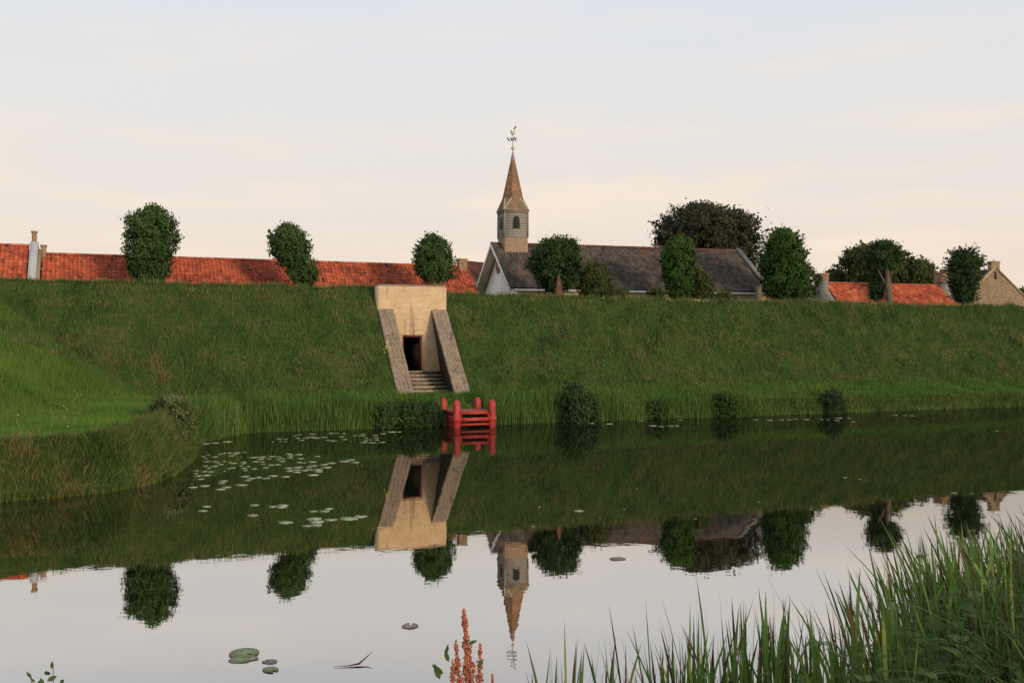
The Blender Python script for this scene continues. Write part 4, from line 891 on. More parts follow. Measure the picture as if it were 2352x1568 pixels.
# ------------------------------------------------------------------ trees
def leaves(P, N_, size, rnd):
    n = len(P); d = R.normal(0, 1, (n, 3)); d[:, 2] -= .5; d -= (d * N_).sum(1)[:, None] * N_; d /= np.linalg.norm(d, axis=1)[:, None] + 1e-9
    sdv = np.cross(N_, d); sz = size * R.uniform(.65, 1.3, n)[:, None]
    V = np.stack([P - d * sz * .5, P + sdv * sz * .38 + N_ * sz * .08, P + d * sz * .62, P - sdv * sz * .38 + N_ * sz * .08], 1).reshape(-1, 3)
    b = np.arange(n)[:, None] * 4
    return V, b + np.array([0, 1, 2, 3]), np.repeat(rnd, 4)
def crown_points(C0, prof, n_clump, per, spread, shoots=0, shoot_len=.5, depth=1.0, fill=.4, upw=.3):
    """prof: list of (z, x_left, x_right) metres; a body of that outline turned about its own upright axis"""
    prof = sorted(prof); zs = np.array([p_[0] for p_ in prof]); xl = np.array([p_[1] for p_ in prof]); xr = np.array([p_[2] for p_ in prof])
    zz = np.linspace(zs[0], zs[-1], 200); hw = (np.interp(zz, zs, xr) - np.interp(zz, zs, xl)) / 2
    cdf = np.cumsum(hw + .08 * hw.max()); cdf /= cdf[-1]
    def samp(n, r):
        z = np.interp(R.random(n), cdf, zz); h = (np.interp(z, zs, xr) - np.interp(z, zs, xl)) / 2; c = (np.interp(z, zs, xr) + np.interp(z, zs, xl)) / 2
        th = R.uniform(0, 2 * math.pi, n); lump = .98 + .05 * np.sin(th * 3 + z * 2.1 + C0[0]) + .06 * np.sin(th * 5 - z * 3.3 + C0[0] * 3)
        rr = h * r * lump
        return np.stack([c + rr * np.cos(th), C0[1] + rr * np.sin(th) * depth, z], -1), np.stack([np.cos(th), np.sin(th), np.full(n, upw)], -1)
    P1, N1 = samp(n_clump, R.uniform(.60, 1.0, n_clump) + .07 * R.normal(0, 1, n_clump) * (R.random(n_clump) < .5)); P2, N2 = samp(int(n_clump * fill), R.uniform(.05, .72, int(n_clump * fill)))
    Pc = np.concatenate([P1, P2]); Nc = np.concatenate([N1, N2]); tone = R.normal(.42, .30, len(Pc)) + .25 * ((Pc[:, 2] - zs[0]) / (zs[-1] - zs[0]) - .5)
    Pl = np.repeat(Pc, per, 0) + R.normal(0, spread, (len(Pc) * per, 3)) * [1, 1, .8]; Nl = np.repeat(Nc + R.normal(0, .25, Nc.shape), per, 0) + R.normal(0, .36, (len(Pc) * per, 3))
    tl = np.repeat(tone, per) + R.normal(0, .15, len(Pl))
    far_ = R.random(len(Pl)) < .12; Pl[far_] += R.normal(0, spread * 1.3, (far_.sum(), 3))
    if shoots:
        S0, SN = samp(shoots, R.uniform(.85, 1.0, shoots)); top = R.random(shoots) < .45
        S0[top, 2] = np.maximum(S0[top, 2], np.quantile(S0[:, 2], .6))
        dr = SN * [1, 1, 1] + np.array([0, 0, .35]) + np.where(top[:, None], [0, 0, 1.1], [0, 0, 0]); dr /= np.linalg.norm(dr, axis=1)[:, None]
        k = 13; q = np.tile(np.linspace(0, 1, k), shoots); ln = np.repeat(R.uniform(.4, 1.0, shoots) * shoot_len, k)
        Ps = np.repeat(S0, k, 0) + np.repeat(dr, k, 0) * (q * ln)[:, None] + np.array([0, 0, -.18]) * (q * q * ln)[:, None] + R.normal(0, spread * .22, (shoots * k, 3))
        Pl = np.concatenate([Pl, Ps]); Nl = np.concatenate([Nl, R.normal(0, .6, Ps.shape) + [0, -.2, .5]]); tl = np.concatenate([tl, R.normal(.55, .2, len(Ps))])
    Nl /= np.linalg.norm(Nl, axis=1)[:, None]
    return Pl, Nl, np.clip(tl, 0, 1), Pc
def tree(name, label, Y, prof, mat, base_z, trunk_x, tr=.16, n_clump=170, per=34, spread=.15, leaf=.10, group=None, cat='tree', shoots=40, shoot_len=.5, limbs=9, depth=1.0, fill=.45, trunk_top=None, trunk_dy=0.0, parts=('crown', 'trunk')):
    pf = [(at(0, y, Y)[2], at(a, y, Y)[0], at(b, y, Y)[0]) for y, a, b in prof]
    base = np.array([at(trunk_x, 0, Y)[0], Y, base_z]); r_ = root(name, base, label, cat, group)
    Pl, Nl, tl, Pc = crown_points(base, pf, int(n_clump * 1.15), per, spread * .82, int(shoots * 1.3), shoot_len, depth, fill + .3)
    leaf = leaf * 1.3
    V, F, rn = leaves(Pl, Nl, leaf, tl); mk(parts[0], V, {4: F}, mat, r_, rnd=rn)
    zs = [p_[0] for p_ in pf]; zt = trunk_top or (min(zs) + .55 * (max(zs) - min(zs))); cx = np.interp(zt, sorted(zs), [(p_[1] + p_[2]) / 2 for p_ in sorted(pf)])
    path = [base - Zv * .15, base + Zv * .25 * (zt - base_z) + [R.normal(0, .02), 0, 0], base * .45 + .55 * np.array([cx, Y, 0]) - Zv * base[2] * .45 + Zv * (base_z + .6 * (zt - base_z)), np.array([cx, Y, zt])]
    path = [q_ + np.array([0, trunk_dy, 0]) for q_ in path]
    mb = MB().tube(path, [tr * 1.35, tr, tr * .8, tr * .35], 10)
    for k in range(limbs):
        e = Pc[R.integers(len(Pc))]; q = R.uniform(.45, .95); st0 = path[0] + (path[3] - path[0]) * q; mid = (st0 + e) / 2 - Zv * .08 + R.normal(0, .05, 3)
        mb.tube([st0, mid, e], [tr * .4, tr * .25, tr * .08], 6)
    mb.build(parts[1], M['bark'], r_, smooth=True)
    return r_
TERR = 5.1
T = 7.0
rowg = 'pollarded trees in a row along the rampart'
tree('rampart_tree', 'tallest dark green oval tree on the rampart, leftmost of the row', 56.1, [(477, 338, 356), (484, 315, 380), (497, 297, 394), (515, 287, 404), (545, 286, 405), (572, 291, 400), (592, 294, 396), (612, 297, 392), (630, 303, 384), (650, 315, 372)], M['leaf'], TERR, 345, .18, 300, 36, .15, .105, rowg, shoots=75, shoot_len=.32)
tree('rampart_tree', 'dark green tree leaning left, second from the left on the rampart', 59.3, [(518, 650, 672), (528, 632, 692), (545, 620, 705), (562, 620, 709), (582, 626, 710), (602, 640, 720), (618, 656, 727), (636, 668, 728), (655, 678, 718)], M['leaf'], TERR, 700, .17, 230, 36, .15, .105, rowg, shoots=60, shoot_len=.34)
tree('rampart_tree', 'compact round tree with a bare trunk just above the brick gate', 62.1, [(541, 988, 1002), (550, 972, 1018), (568, 957, 1033), (590, 949, 1039), (610, 951, 1044), (626, 955, 1045), (636, 966, 1036), (643, 975, 1028)], M['leaf'], TERR, 1004, .19, 230, 34, .15, .105, rowg, shoots=60, shoot_len=.36, trunk_dy=-.6)
tree('rampart_tree', 'broad round dark tree in front of the church roof beside the tower', 64.7, [(550, 1255, 1318), (562, 1238, 1326), (580, 1224, 1332), (600, 1217, 1336), (620, 1218, 1335), (640, 1230, 1333), (655, 1243, 1318), (666, 1255, 1300)], M['leaf_dark'], TERR, 1281, .18, 300, 34, .16, .11, rowg, shoots=70, shoot_len=.42)
tree('rampart_tree', 'bright green column-shaped tree in front of the middle of the church roof', row_Y(1556, T), [(547, 1548, 1570), (553, 1535, 1586), (568, 1522, 1594), (600, 1517, 1594), (625, 1523, 1591), (645, 1529, 1588), (682, 1532, 1580)], M['leaf_bright'], TERR, 1556, .16, 290, 34, .15, .11, rowg, shoots=50, shoot_len=.25)
tree('rampart_tree', 'tall bushy green tree just right of the church roof end', 72.0, [(529, 1783, 1802), (540, 1770, 1824), (556, 1758, 1838), (580, 1750, 1848), (605, 1746, 1850), (630, 1748, 1846), (660, 1754, 1842), (682, 1768, 1828)], M['leaf_bright'], TERR, 1798, .19, 340, 34, .18, .12, rowg, shoots=120, shoot_len=.75)
tree('rampart_tree', 'pollard with thick bare trunk and ivy in front of the red cottage roof', 76.5, [(556, 2018, 2046), (566, 2003, 2060), (582, 1993, 2066), (600, 1990, 2064), (614, 1998, 2056), (624, 2008, 2036), (640, 2007, 2027), (660, 2001, 2028), (684, 2003, 2028)], M['leaf_dark'], TERR, 2037, .26, 220, 34, .17, .12, rowg, shoots=70, shoot_len=.6, trunk_top=at(0, 600, 76.5)[2], trunk_dy=-.75)
tree('rampart_tree', 'spiky dark tree with long outward shoots, rightmost of the row', row_Y(2210, T), [(575, 2194, 2222), (590, 2186, 2242), (605, 2182, 2250), (625, 2182, 2250), (650, 2186, 2244), (672, 2192, 2240), (692, 2198, 2238)], M['leaf_dark'], TERR, 2214, .18, 240, 34, .17, .115, rowg, shoots=170, shoot_len=1.0)
tree('copper_tree', 'broad dark bronze tree rising behind the church roof', 90.0, [(474, 1578, 1615), (480, 1555, 1650), (490, 1532, 1702), (505, 1516, 1732), (525, 1502, 1744), (548, 1500, 1748), (575, 1508, 1746), (605, 1520, 1735), (640, 1560, 1700)], M['leaf_copper'], 3.0, 1625, .42, 620, 34, .30, .19, None, shoots=150, shoot_len=.9, limbs=16, fill=.3)
bg = 'trees behind the cottages on the right'
tree('background_tree', 'large olive green tree behind the left half of the red cottage roof', 108.0, [(568, 1985, 2010), (575, 1952, 2060), (590, 1938, 2082), (610, 1934, 2090), (635, 1936, 2090), (660, 1950, 2080)], M['leaf_olive'], 3.0, 2000, .35, 420, 32, .32, .21, bg, shoots=90, shoot_len=1.1, limbs=12)
tree('background_tree', 'smaller olive tree behind the right half of the red cottage roof', 106.0, [(601, 2105, 2122), (610, 2088, 2136), (628, 2078, 2146), (650, 2075, 2150), (668, 2085, 2140)], M['leaf_olive'], 3.0, 2112, .25, 220, 30, .28, .19, bg, shoots=60, shoot_len=.8)
tree('background_tree', 'little olive treetop between the cottage chimney and the large tree', 110.0, [(622, 1908, 1920), (632, 1896, 1930), (650, 1890, 1936), (668, 1892, 1932)], M['leaf_olive'], 3.0, 1913, .2, 120, 28, .25, .19, bg, shoots=40, shoot_len=.5)
tree('background_tree', 'small green treetop at the right frame edge beyond the stone gable', 112.0, [(668, 2340, 2352), (676, 2334, 2362), (695, 2330, 2372)], M['leaf_olive'], 3.0, 2350, .2, 120, 28, .22, .17, bg, shoots=20, shoot_len=.4)
tree('background_tree', 'bushy green tree filling behind the tall tree and the cottage chimney', 79.0, [(588, 1752, 1790), (602, 1742, 1842), (618, 1738, 1862), (640, 1738, 1874), (668, 1740, 1872), (690, 1745, 1865)], M['leaf'], 3.6, 1800, .22, 330, 32, .22, .14, bg, shoots=60, shoot_len=.5)
sg2 = 'olive shrubs on the rampart by the church'
tree('rampart_shrub', 'rounded olive shrub right of the broad round tree', 66.0, [(606, 1352, 1372), (618, 1338, 1390), (640, 1330, 1402), (660, 1326, 1410), (680, 1328, 1410)], M['leaf_olive'], TERR, 1366, .07, 190, 30, .16, .10, sg2, 'shrub', shoots=50, shoot_len=.4, parts=('foliage', 'stem'))
tree('rampart_shrub', 'narrow olive shrub right of the column-shaped tree', 71.5, [(618, 1598, 1612), (632, 1590, 1626), (655, 1588, 1636), (682, 1590, 1640)], M['leaf_olive'], TERR, 1610, .06, 110, 30, .15, .10, sg2, 'shrub', shoots=40, shoot_len=.35, parts=('foliage', 'stem'))
# low ragged growth along the crest in front of the church wall
for i, (x0, x1, y0, lab) in enumerate([(1395, 1445, 664, 'low leafy scrub at the foot of the cream church wall, left of the column tree'), (1490, 1530, 664, 'low leafy scrub just left of the column tree'), (1625, 1690, 672, 'low leafy scrub right of the narrow olive shrub')]):
    Yb = row_Y((x0 + x1) / 2, 4.0)
    tree('low_scrub', lab, Yb, [(y0, (x0 + x1) / 2 - 8, (x0 + x1) / 2 + 8), (y0 + 6, x0 + 4, x1 - 4), (y0 + 16, x0, x1), (y0 + 34, x0, x1)], M['leaf_olive'], TERR + .05, (x0 + x1) / 2, .03, 55, 22, .12, .085, 'low scrub along the crest', 'shrub', shoots=40, shoot_len=.35, limbs=4, parts=('foliage', 'stem'))

# shrubs at the water edge
wg_ = 'shrubs at the far water edge'
def bank_shrub(x0, x1, y0, y1, label, mat, dY=0.0, **kw):
    xm = (x0 + x1) / 2; Yb = row_Y(xm, -6.3) + dY; y1 = CY + FPX * (CAMH + .05) / Yb; base = at(xm, y1, Yb); w_ = x1 - x0; h_ = y1 - y0
    gz = max(-.1, float(height(np.array([base[0]]), np.array([base[1]]))[0]) - .1)
    k1, k2, k3 = R.uniform(-.12, .12, 3) * w_
    pf = [(y0, xm - w_ * .12 + k1, xm + w_ * .06 + k1), (y0 + h_ * .15, xm - w_ * .24 + k1, xm + w_ * .2 + k1), (y0 + h_ * .35, x0 + w_ * .14 + k2, x1 - w_ * .16 + k2), (y0 + h_ * .65, x0 + k3 * .4, x1 + k3 * .4), (y0 + h_ * .9, x0, x1), (y1, x0 + w_ * .06, x1 - w_ * .06)]
    a = dict(n_clump=130, per=30, spread=.10, leaf=.08, shoots=90, shoot_len=.5, limbs=6); a.update(kw)
    tree('water_shrub', label, Yb, pf, mat, gz, xm, .04, group=wg_, cat='shrub', parts=('foliage', 'stem'), **a)
bank_shrub(1280, 1370, 885, 966, 'dark rounded shrub at the water edge right of the red landing stage', M['leaf_dark'], n_clump=170, leaf=.085, spread=.16)
bank_shrub(1886, 1940, 898, 950, 'dark upright shrub at the far right water edge', M['leaf_dark'], n_clump=70, spread=.15)
bank_shrub(1640, 1690, 905, 952, 'leafy green shrub among the reeds halfway to the far right shrub', M['leaf_bright'], n_clump=36, spread=.16)
bank_shrub(862, 922, 930, 972, 'leftmost low leafy clump at the water left of the landing stage', M['leaf'], n_clump=70, leaf=.07)
bank_shrub(905, 972, 918, 972, 'tallest leafy clump at the water left of the landing stage', M['leaf'], n_clump=90, leaf=.07)
bank_shrub(955, 1008, 928, 972, 'dark leafy clump touching the left side of the landing stage', M['leaf_dark'], n_clump=70, leaf=.07)
bank_shrub(1498, 1530, 920, 962, 'little dark green shrub leaning over the water between reeds', M['leaf'], n_clump=26, spread=.14)
Yp = 36.6
tree('water_shrub', 'pale-topped shrub on the promontory edge above the water', Yp, [(908, 375, 405), (918, 358, 425), (940, 350, 440), (968, 350, 448), (992, 362, 445), (1008, 385, 430)], M['leaf_pale'], float(height(np.array([at(400, 0, Yp)[0]]), np.array([Yp]))[0]) - .1, 402, .04, 210, 28, .10, .065, wg_, 'shrub', shoots=90, shoot_len=.32, limbs=7, parts=('foliage', 'stem'))
p0 = at(400, 0, Yp)
X = R.normal(-12.6, .7, 9000); Y = R.normal(41.0, 2.0, 9000); d = shore_d(X, Y); ok = (d > -.15) & (d < 1.2); X, Y = X[ok], Y[ok]
blades('promontory_reeds', np.stack([X, Y, np.maximum(height(X, Y), -.05) - .05], -1), R.uniform(.35, .8, len(X)), R.uniform(.014, .026, len(X)), M['reed'], .35, 3, np.clip(R.normal(.65, .25, len(X)), 0, 1), label='tall yellow-green grass round the shrub on the promontory edge', droop=.15)

# ------------------------------------------------------------------ lily pads
def pad_mesh(name, mat, k):
    n = 16; V = [(0, 0, .004)]; a0 = .22
    for i in range(n + 1):
        th = a0 + i * (2 * math.pi - 2 * a0) / n; r = 1 + .05 * math.sin(3 * th + k) + R.normal(0, .02); V.append((r * math.cos(th), r * math.sin(th) * .86, .004 + .004 * max(0, math.sin(2 * th + k)) ** 3))
    V = np.array(V); m = len(V); V2 = np.concatenate([V, V - [0, 0, .006]])
    F = [(0, i, i + 1) for i in range(1, n + 1)] + [(m, m + i + 1, m + i) for i in range(1, n + 1)]
    Fq = [(i, m + i, m + i + 1, i + 1) for i in range(1, n + 1)] + [(0, m, m + 1, 1), (n + 1, m + n + 1, m, 0)]
    return raw_mesh(name, V2, {3: np.array(F), 4: np.array(Fq)}, mat, np.full(len(V2), .5), True)
PADS = {k: [pad_mesh('lily_pad', M[k], j) for j in range(4)] for k in ('pad', 'pad_near', 'pad_brown')}
def pad(x, y, wpx, label, group, kind='pad'):
    Yp_ = FPX * CAMH / (y - CY); X_ = (x - CX) / FPX * Yp_; r = max(.03, wpx / FPX * Yp_ / 2 / .98)
    o = bpy.data.objects.new('lily_pad', PADS[kind][R.integers(4)]); C.objects.link(o); o.location = (X_, Yp_, .004 + R.random() * .006); o.scale = (r, r, 1); o.rotation_euler = (R.normal(0, .01), R.normal(0, .01), R.uniform(0, 6.28))
    setp(o, label, 'lily pad', group); return o
def zpads(lst, ox, oy, sc, label, group, kind='pad'):
    for x, y, w_ in lst: pad(ox + x * sc, oy + y * sc, w_ * sc, label, group, kind)
zpads([(262, 440, 90), (360, 432, 110), (180, 470, 110), (190, 521, 120), (290, 512, 110), (405, 503, 110), (545, 413, 130)], 423, 893.7, .24, 'thin pale lily pad near the reeds right of the promontory', 'far lily pads beside the promontory reeds')
zpads([(905, 474, 60), (968, 477, 50), (845, 503, 35), (918, 497, 30), (968, 502, 40), (1060, 445, 60), (1105, 434, 55), (1085, 468, 55), (1125, 486, 65), (1170, 466, 70), (1225, 427, 75), (1215, 455, 80), (1260, 465, 90), (1335, 458, 80), (1405, 422, 60), (1455, 420, 55), (1375, 487, 55), (1425, 493, 80), (1505, 455, 60), (1525, 423, 45), (1535, 479, 60), (1635, 442, 50), (1700, 445, 80), (1710, 427, 50), (1740, 468, 45), (1735, 490, 55), (1785, 484, 45), (1825, 440, 70), (1838, 463, 55), (1840, 484, 55), (1715, 509, 80), (1800, 510, 85), (1890, 507, 75), (1900, 425, 65), (1985, 408, 100), (2050, 408, 60)],
      423, 893.7, .24, 'small distant lily pad floating in front of the far bank left of the landing stage', 'distant lily pads left of the landing stage')
zpads([(230, 628, 50), (335, 622, 60), (380, 613, 50), (430, 609, 60), (500, 608, 80), (480, 620, 60), (575, 603, 40), (180, 643, 50), (290, 647, 75), (448, 636, 75), (205, 664, 50), (215, 691, 80), (290, 691, 70), (320, 703, 60), (380, 690, 45), (440, 700, 50), (475, 708, 65), (200, 734, 60), (285, 735, 80), (350, 720, 70), (235, 754, 55), (385, 782, 30), (430, 758, 50), (470, 751, 55), (565, 700, 70), (565, 710, 60), (545, 731, 50), (570, 756, 65), (615, 738, 40), (585, 775, 55), (540, 651, 20), (660, 652, 100), (740, 646, 95), (835, 643, 75), (905, 648, 60), (730, 667, 70), (810, 665, 65), (900, 669, 60), (945, 664, 60), (680, 692, 70), (740, 694, 70), (755, 717, 45), (830, 725, 70), (895, 721, 75), (935, 689, 70), (1010, 654, 65), (1000, 619, 65), (1018, 635, 70), (1095, 624, 90), (1115, 662, 75), (1275, 642, 65), (1225, 694, 90), (1100, 698, 60), (1145, 703, 45), (1230, 733, 95), (670, 761, 70), (780, 751, 70), (1335, 719, 85), (1405, 707, 110), (1530, 689, 120), (1595, 675, 90), (1635, 700, 95), (1360, 747, 105)],
      423, 893.7, .24, 'pale lily pad in the wide scattered raft right of the promontory', 'lily pads in the wide raft beside the promontory')
zpads([(995, 755, 80), (1085, 748, 110), (1190, 749, 70), (1010, 780, 90), (1080, 773, 100), (1150, 777, 80), (1200, 770, 80), (1278, 769, 105), (1285, 787, 90), (1078, 794, 90), (1235, 820, 110), (850, 829, 110), (972, 835, 85), (580, 833, 95), (710, 843, 75), (640, 853, 80), (785, 852, 95), (612, 870, 75), (110, 778, 70), (190, 786, 80), (250, 790, 75), (110, 806, 60), (130, 828, 90), (210, 822, 90), (160, 858, 70), (375, 878, 95), (357, 897, 80), (195, 923, 110), (85, 936, 90), (405, 937, 90), (545, 916, 120), (350, 956, 95)],
      423, 893.7, .24, 'larger pale lily pad at the near edge of the raft beside the promontory', 'lily pads at the near edge of the raft')
zpads([(215, 1120, 85), (180, 1163, 90)], 423, 893.7, .24, 'lily pad of a lone pair on dark water nearest below the promontory tip', 'lone pair of lily pads')
for x, y, w_, lab in [(672, 1108, 100, 'ragged lily pad nearest the promontory in the upper row of large pads'), (655, 1205, 115, 'ragged lily pad alone at the left end of the large pads'),
        (850, 1122, 90, 'left pad of the touching trio in the upper row of large pads'), (945, 1110, 110, 'upper right pad of the touching trio in the upper row'), (935, 1127, 100, 'lower right pad of the touching trio in the upper row'),
        (970, 1273, 150, 'big oval lily pad alone below the touching trio'), (1235, 1168, 85, 'left pad of the touching pair in the middle row of large pads'), (1345, 1166, 115, 'right pad of the touching pair in the middle row'),
        (1385, 1142, 80, 'small pad just above the touching pair in the middle row'), (1245, 1241, 160, 'top pad of the four-pad heap in the lowest row of large pads'), (1272, 1267, 140, 'round pad in the centre of the four-pad heap'),
        (1405, 1249, 125, 'right pad of the four-pad heap in the lowest row'), (1575, 1238, 180, 'widest lily pad, nearest the gate reflection'), (1690, 1216, 150, 'brownish pad touching the widest one, closest to the gate reflection'),
        (1180, 1308, 100, 'lowest left pad under the four-pad heap'), (1265, 1299, 130, 'reddish pad at the bottom of the four-pad heap')]:
    pad(423 + x * .24, 893.7 + y * .24, w_ * .24, lab, 'large lily pads left of the gate reflection')
zpads([(365, 288, 35), (445, 290, 40), (590, 276, 30), (645, 299, 40), (685, 303, 30), (725, 300, 35), (755, 299, 28), (770, 273, 20), (1115, 271, 30), (1180, 273, 35), (1235, 272, 30), (1270, 271, 25), (1300, 269, 30), (1350, 270, 28), (1420, 270, 20), (1450, 271, 20), (1490, 275, 25), (1500, 264, 35), (1545, 266, 25), (1565, 281, 20), (1757, 249, 30), (1805, 251, 18), (1835, 253, 30)],
      1176, 828, .5, 'thin lily pad floating along the far right bank', 'lily pads along the far right bank')
zpads([(2225, 322, 15), (97, 761, 15), (1528, 537, 20), (1598, 544, 12), (2030, 608, 30), (2112, 610, 14), (125, 672, 12), (515, 680, 10), (1135, 648, 8), (843, 726, 8), (573, 587, 7)], 1176, 828, .5, 'tiny floating leaf scattered on the dark rampart reflection', 'tiny floating leaves')
pad(1329, 1173, 25, 'single pale lily pad alone on the dark water right of the gate reflection', None)
pad(564, 1499, 78 * .9, 'topmost green lily pad of the near cluster', None, 'pad_near'); pad(551, 1515, 50, 'left green lily pad of the near cluster', None, 'pad_near')
pad(545, 1503, 44, 'browned lily pad in the middle of the near cluster', None, 'pad_brown'); pad(575, 1511, 40, 'brown curled lily pad at the near cluster right side', None, 'pad_brown')
pad(622, 1538, 40, 'green and brown lily pad nearest the viewer beside the near cluster', None, 'pad_near'); pad(620, 1519, 36, 'withered brown lily pad right of the near cluster', None, 'pad_brown')
pad(942, 1437, 44, 'withered brown leaf floating alone in the bright sky reflection', None, 'pad_brown'); pad(1418, 1283, 38, 'brown lily pad alone right of the spire reflection', None, 'pad_brown')
# floating dead reed leaf
qa = lambda x, y: at(x, y, FPX * CAMH / (y - CY)) + np.array([0, 0, .012])
bl_ = [qa(765, 1531), qa(800, 1530), qa(824, 1527) + [0, 0, .01], qa(842, 1519) + [0, 0, .05], qa(856, 1514) + [0, 0, .10]]
mb = MB().tube(bl_, [.002, .007, .013, .008, .002], 6); setp(mb.build('floating_reed', M['dead'], smooth=True), 'dead reddish reed leaf floating with one tip raised', 'leaf')

# ------------------------------------------------------------------ foreground plants
def near_top(x):                                   # height of the reed tips in the view, by column
    return np.interp(x, [1130, 1180, 1240, 1300, 1350, 1450, 1560, 1600, 1700, 1760, 1850, 1900, 1950, 2000, 2050, 2110, 2160, 2250, 2352, 2500], [1520, 1470, 1440, 1375, 1420, 1385, 1375, 1325, 1345, 1305, 1375, 1370, 1310, 1290, 1245, 1215, 1175, 1190, 1170, 1140])
n = 19000
X = R.uniform(-.4, 9.5, n); shoreY = np.interp(X, NSH[:, 0], NSH[:, 1]); Y = shoreY + R.normal(.1, .42, n) - np.abs(R.normal(0, .25, n)) - np.where(X > 2.2, np.minimum(R.exponential(.5, n), 1.4), 0)
cl = fbm(X * 2.3, Y * .8, 81); xp = CX + FPX * X / Y
dens = np.interp(xp, [1130, 1240, 1300, 1560, 1700, 1900, 2050, 2352], [.03, .08, .13, .22, .24, .24, .40, .46])
ok = (R.random(n) < dens * (.25 + 1.5 * np.clip(cl + .25, 0, 1))) & (xp < 2520) & (xp > 1120); X, Y, xp = X[ok], Y[ok], xp[ok]
z0 = np.maximum(near_h(X, Y), -.05) - .05
ztop = CAMH - (near_top(xp) - CY) / FPX * Y
hh = np.clip((ztop - z0) * (1.0 - np.abs(R.normal(0, .38, len(X)))), .35, 3.0) * R.uniform(.84, 1.02, len(X))
tone = np.where(R.random(len(X)) < .06, R.uniform(.0, .2, len(X)), np.where(R.random(len(X)) < .2, R.uniform(.85, 1.0, len(X)), R.normal(.52, .16, len(X))))
leanr = np.where(X > 2.6, np.abs(R.normal(.18, .14, len(X))), np.abs(R.normal(.09, .10, len(X)))); azr = np.where((R.random(len(X)) < .68) & (X > 2.2), R.normal(math.pi * .82, .7, len(X)), R.uniform(0, 6.28, len(X)))
blades('sedge_stand', np.stack([X, Y, z0], -1), hh, R.uniform(.016, .040, len(X)), M['sedge'], .1, 8, np.clip(tone, 0, 1), az=azr, bend=leanr, tipbrown=.6, droop=.02, label='tall green and reddish sedge blades along the near bank')
# bent and broken blades
k = R.random(len(X)) < .3; Xb, Yb_, zb_, hb = X[k], Y[k], z0[k], hh[k] * R.uniform(.75, .98, k.sum())
blades('bent_sedge', np.stack([Xb, Yb_, zb_], -1), hb, R.uniform(.010, .022, len(Xb)), M['sedge'], .3, 10, np.clip(R.choice([.08, .12, .5, .6, .95], len(Xb)) + R.normal(0, .04, len(Xb)), 0, 1), bend=np.abs(R.normal(.38, .2, len(Xb))), az=R.normal(math.pi, .9, len(Xb)), droop=.55, tipbrown=.3, label='bent arching sedge leaves among the near stand')
# undergrowth on the near bank
def near_scatter(n, d0, d1, xmin=1100, ylim=900):
    X = R.uniform(-3, 12, n * 4); Y = R.uniform(5.0, 16, n * 4); d = sdist(X, Y, NSH, CLOSE_NEAR); xp = CX + FPX * X / Y
    ok = (d > d0) & (d < d1) & (xp > xmin) & (xp < 4200); X, Y = X[ok][:n], Y[ok][:n]; return np.stack([X, Y, near_h(X, Y) - .03], -1)
p = near_scatter(20000, -.1, 4.5, 1240)
blades('bank_undergrowth', p, R.uniform(.25, 1.0, len(p)), R.uniform(.007, .018, len(p)), M['sedge'], .5, 4, np.clip(R.normal(.35, .25, len(p)), 0, 1), droop=.3, label='short grass under the sedges on the near bank')
def herb_mesh(k, leaflet, npairs, nleaves, hgt, wide):
    mb = MB(); lp, ln_, lt = [], [], []
    for st in range(7):
        base = np.array([R.normal(0, .08), R.normal(0, .08), 0]); tip = base + [R.normal(0, .16), R.normal(0, .16), hgt * R.uniform(.7, 1.05)]
        mb.tube([base, (base + tip) / 2 + R.normal(0, .02, 3), tip], [.006, .005, .002], 5, .3)
        for j in range(nleaves):
            q = (j + 1.5) / (nleaves + 1); b = base + (tip - base) * q; az = j * 2.4 + st; dr = np.array([math.cos(az), math.sin(az), .35]); dr /= np.linalg.norm(dr); Ll = wide * (1.15 - .7 * q) * R.uniform(.8, 1.2); sd = np.cross(dr, Zv); sd /= np.linalg.norm(sd)
            tn = R.uniform(.1, .8) + .25 * q
            for i in range(npairs):
                f = (i + 1) / npairs; c = b + dr * Ll * f - Zv * .25 * Ll * f * f
                for sgn in (-1, 1):
                    ll = leaflet * (1.1 - .6 * abs(f - .45)); ax_ = dr * .6 + sd * sgn; ax_ /= np.linalg.norm(ax_); pn = np.cross(ax_, dr); nrm = pn / np.linalg.norm(pn); ww = np.cross(nrm, ax_)
                    t0 = c; mb.add([t0, t0 + ax_ * ll * .5 + ww * ll * .12, t0 + ax_ * ll, t0 + ax_ * ll * .5 - ww * ll * .12], [(0, 1, 2, 3)], np.clip(tn + R.normal(0, .08), 0, 1))
    V = np.concatenate(mb.v); F = {k_: np.concatenate(x) for k_, x in mb.f.items()}
    return raw_mesh('bank_herb', V, F, M['leaf_grey'], np.concatenate(mb.a))
HERB = [herb_mesh(0, .034, 10, 14, .75, .16), herb_mesh(1, .028, 11, 14, .65, .14), herb_mesh(2, .045, 8, 11, .6, .15), herb_mesh(3, .032, 11, 13, .9, .17)]
cnt = 0; pts = []
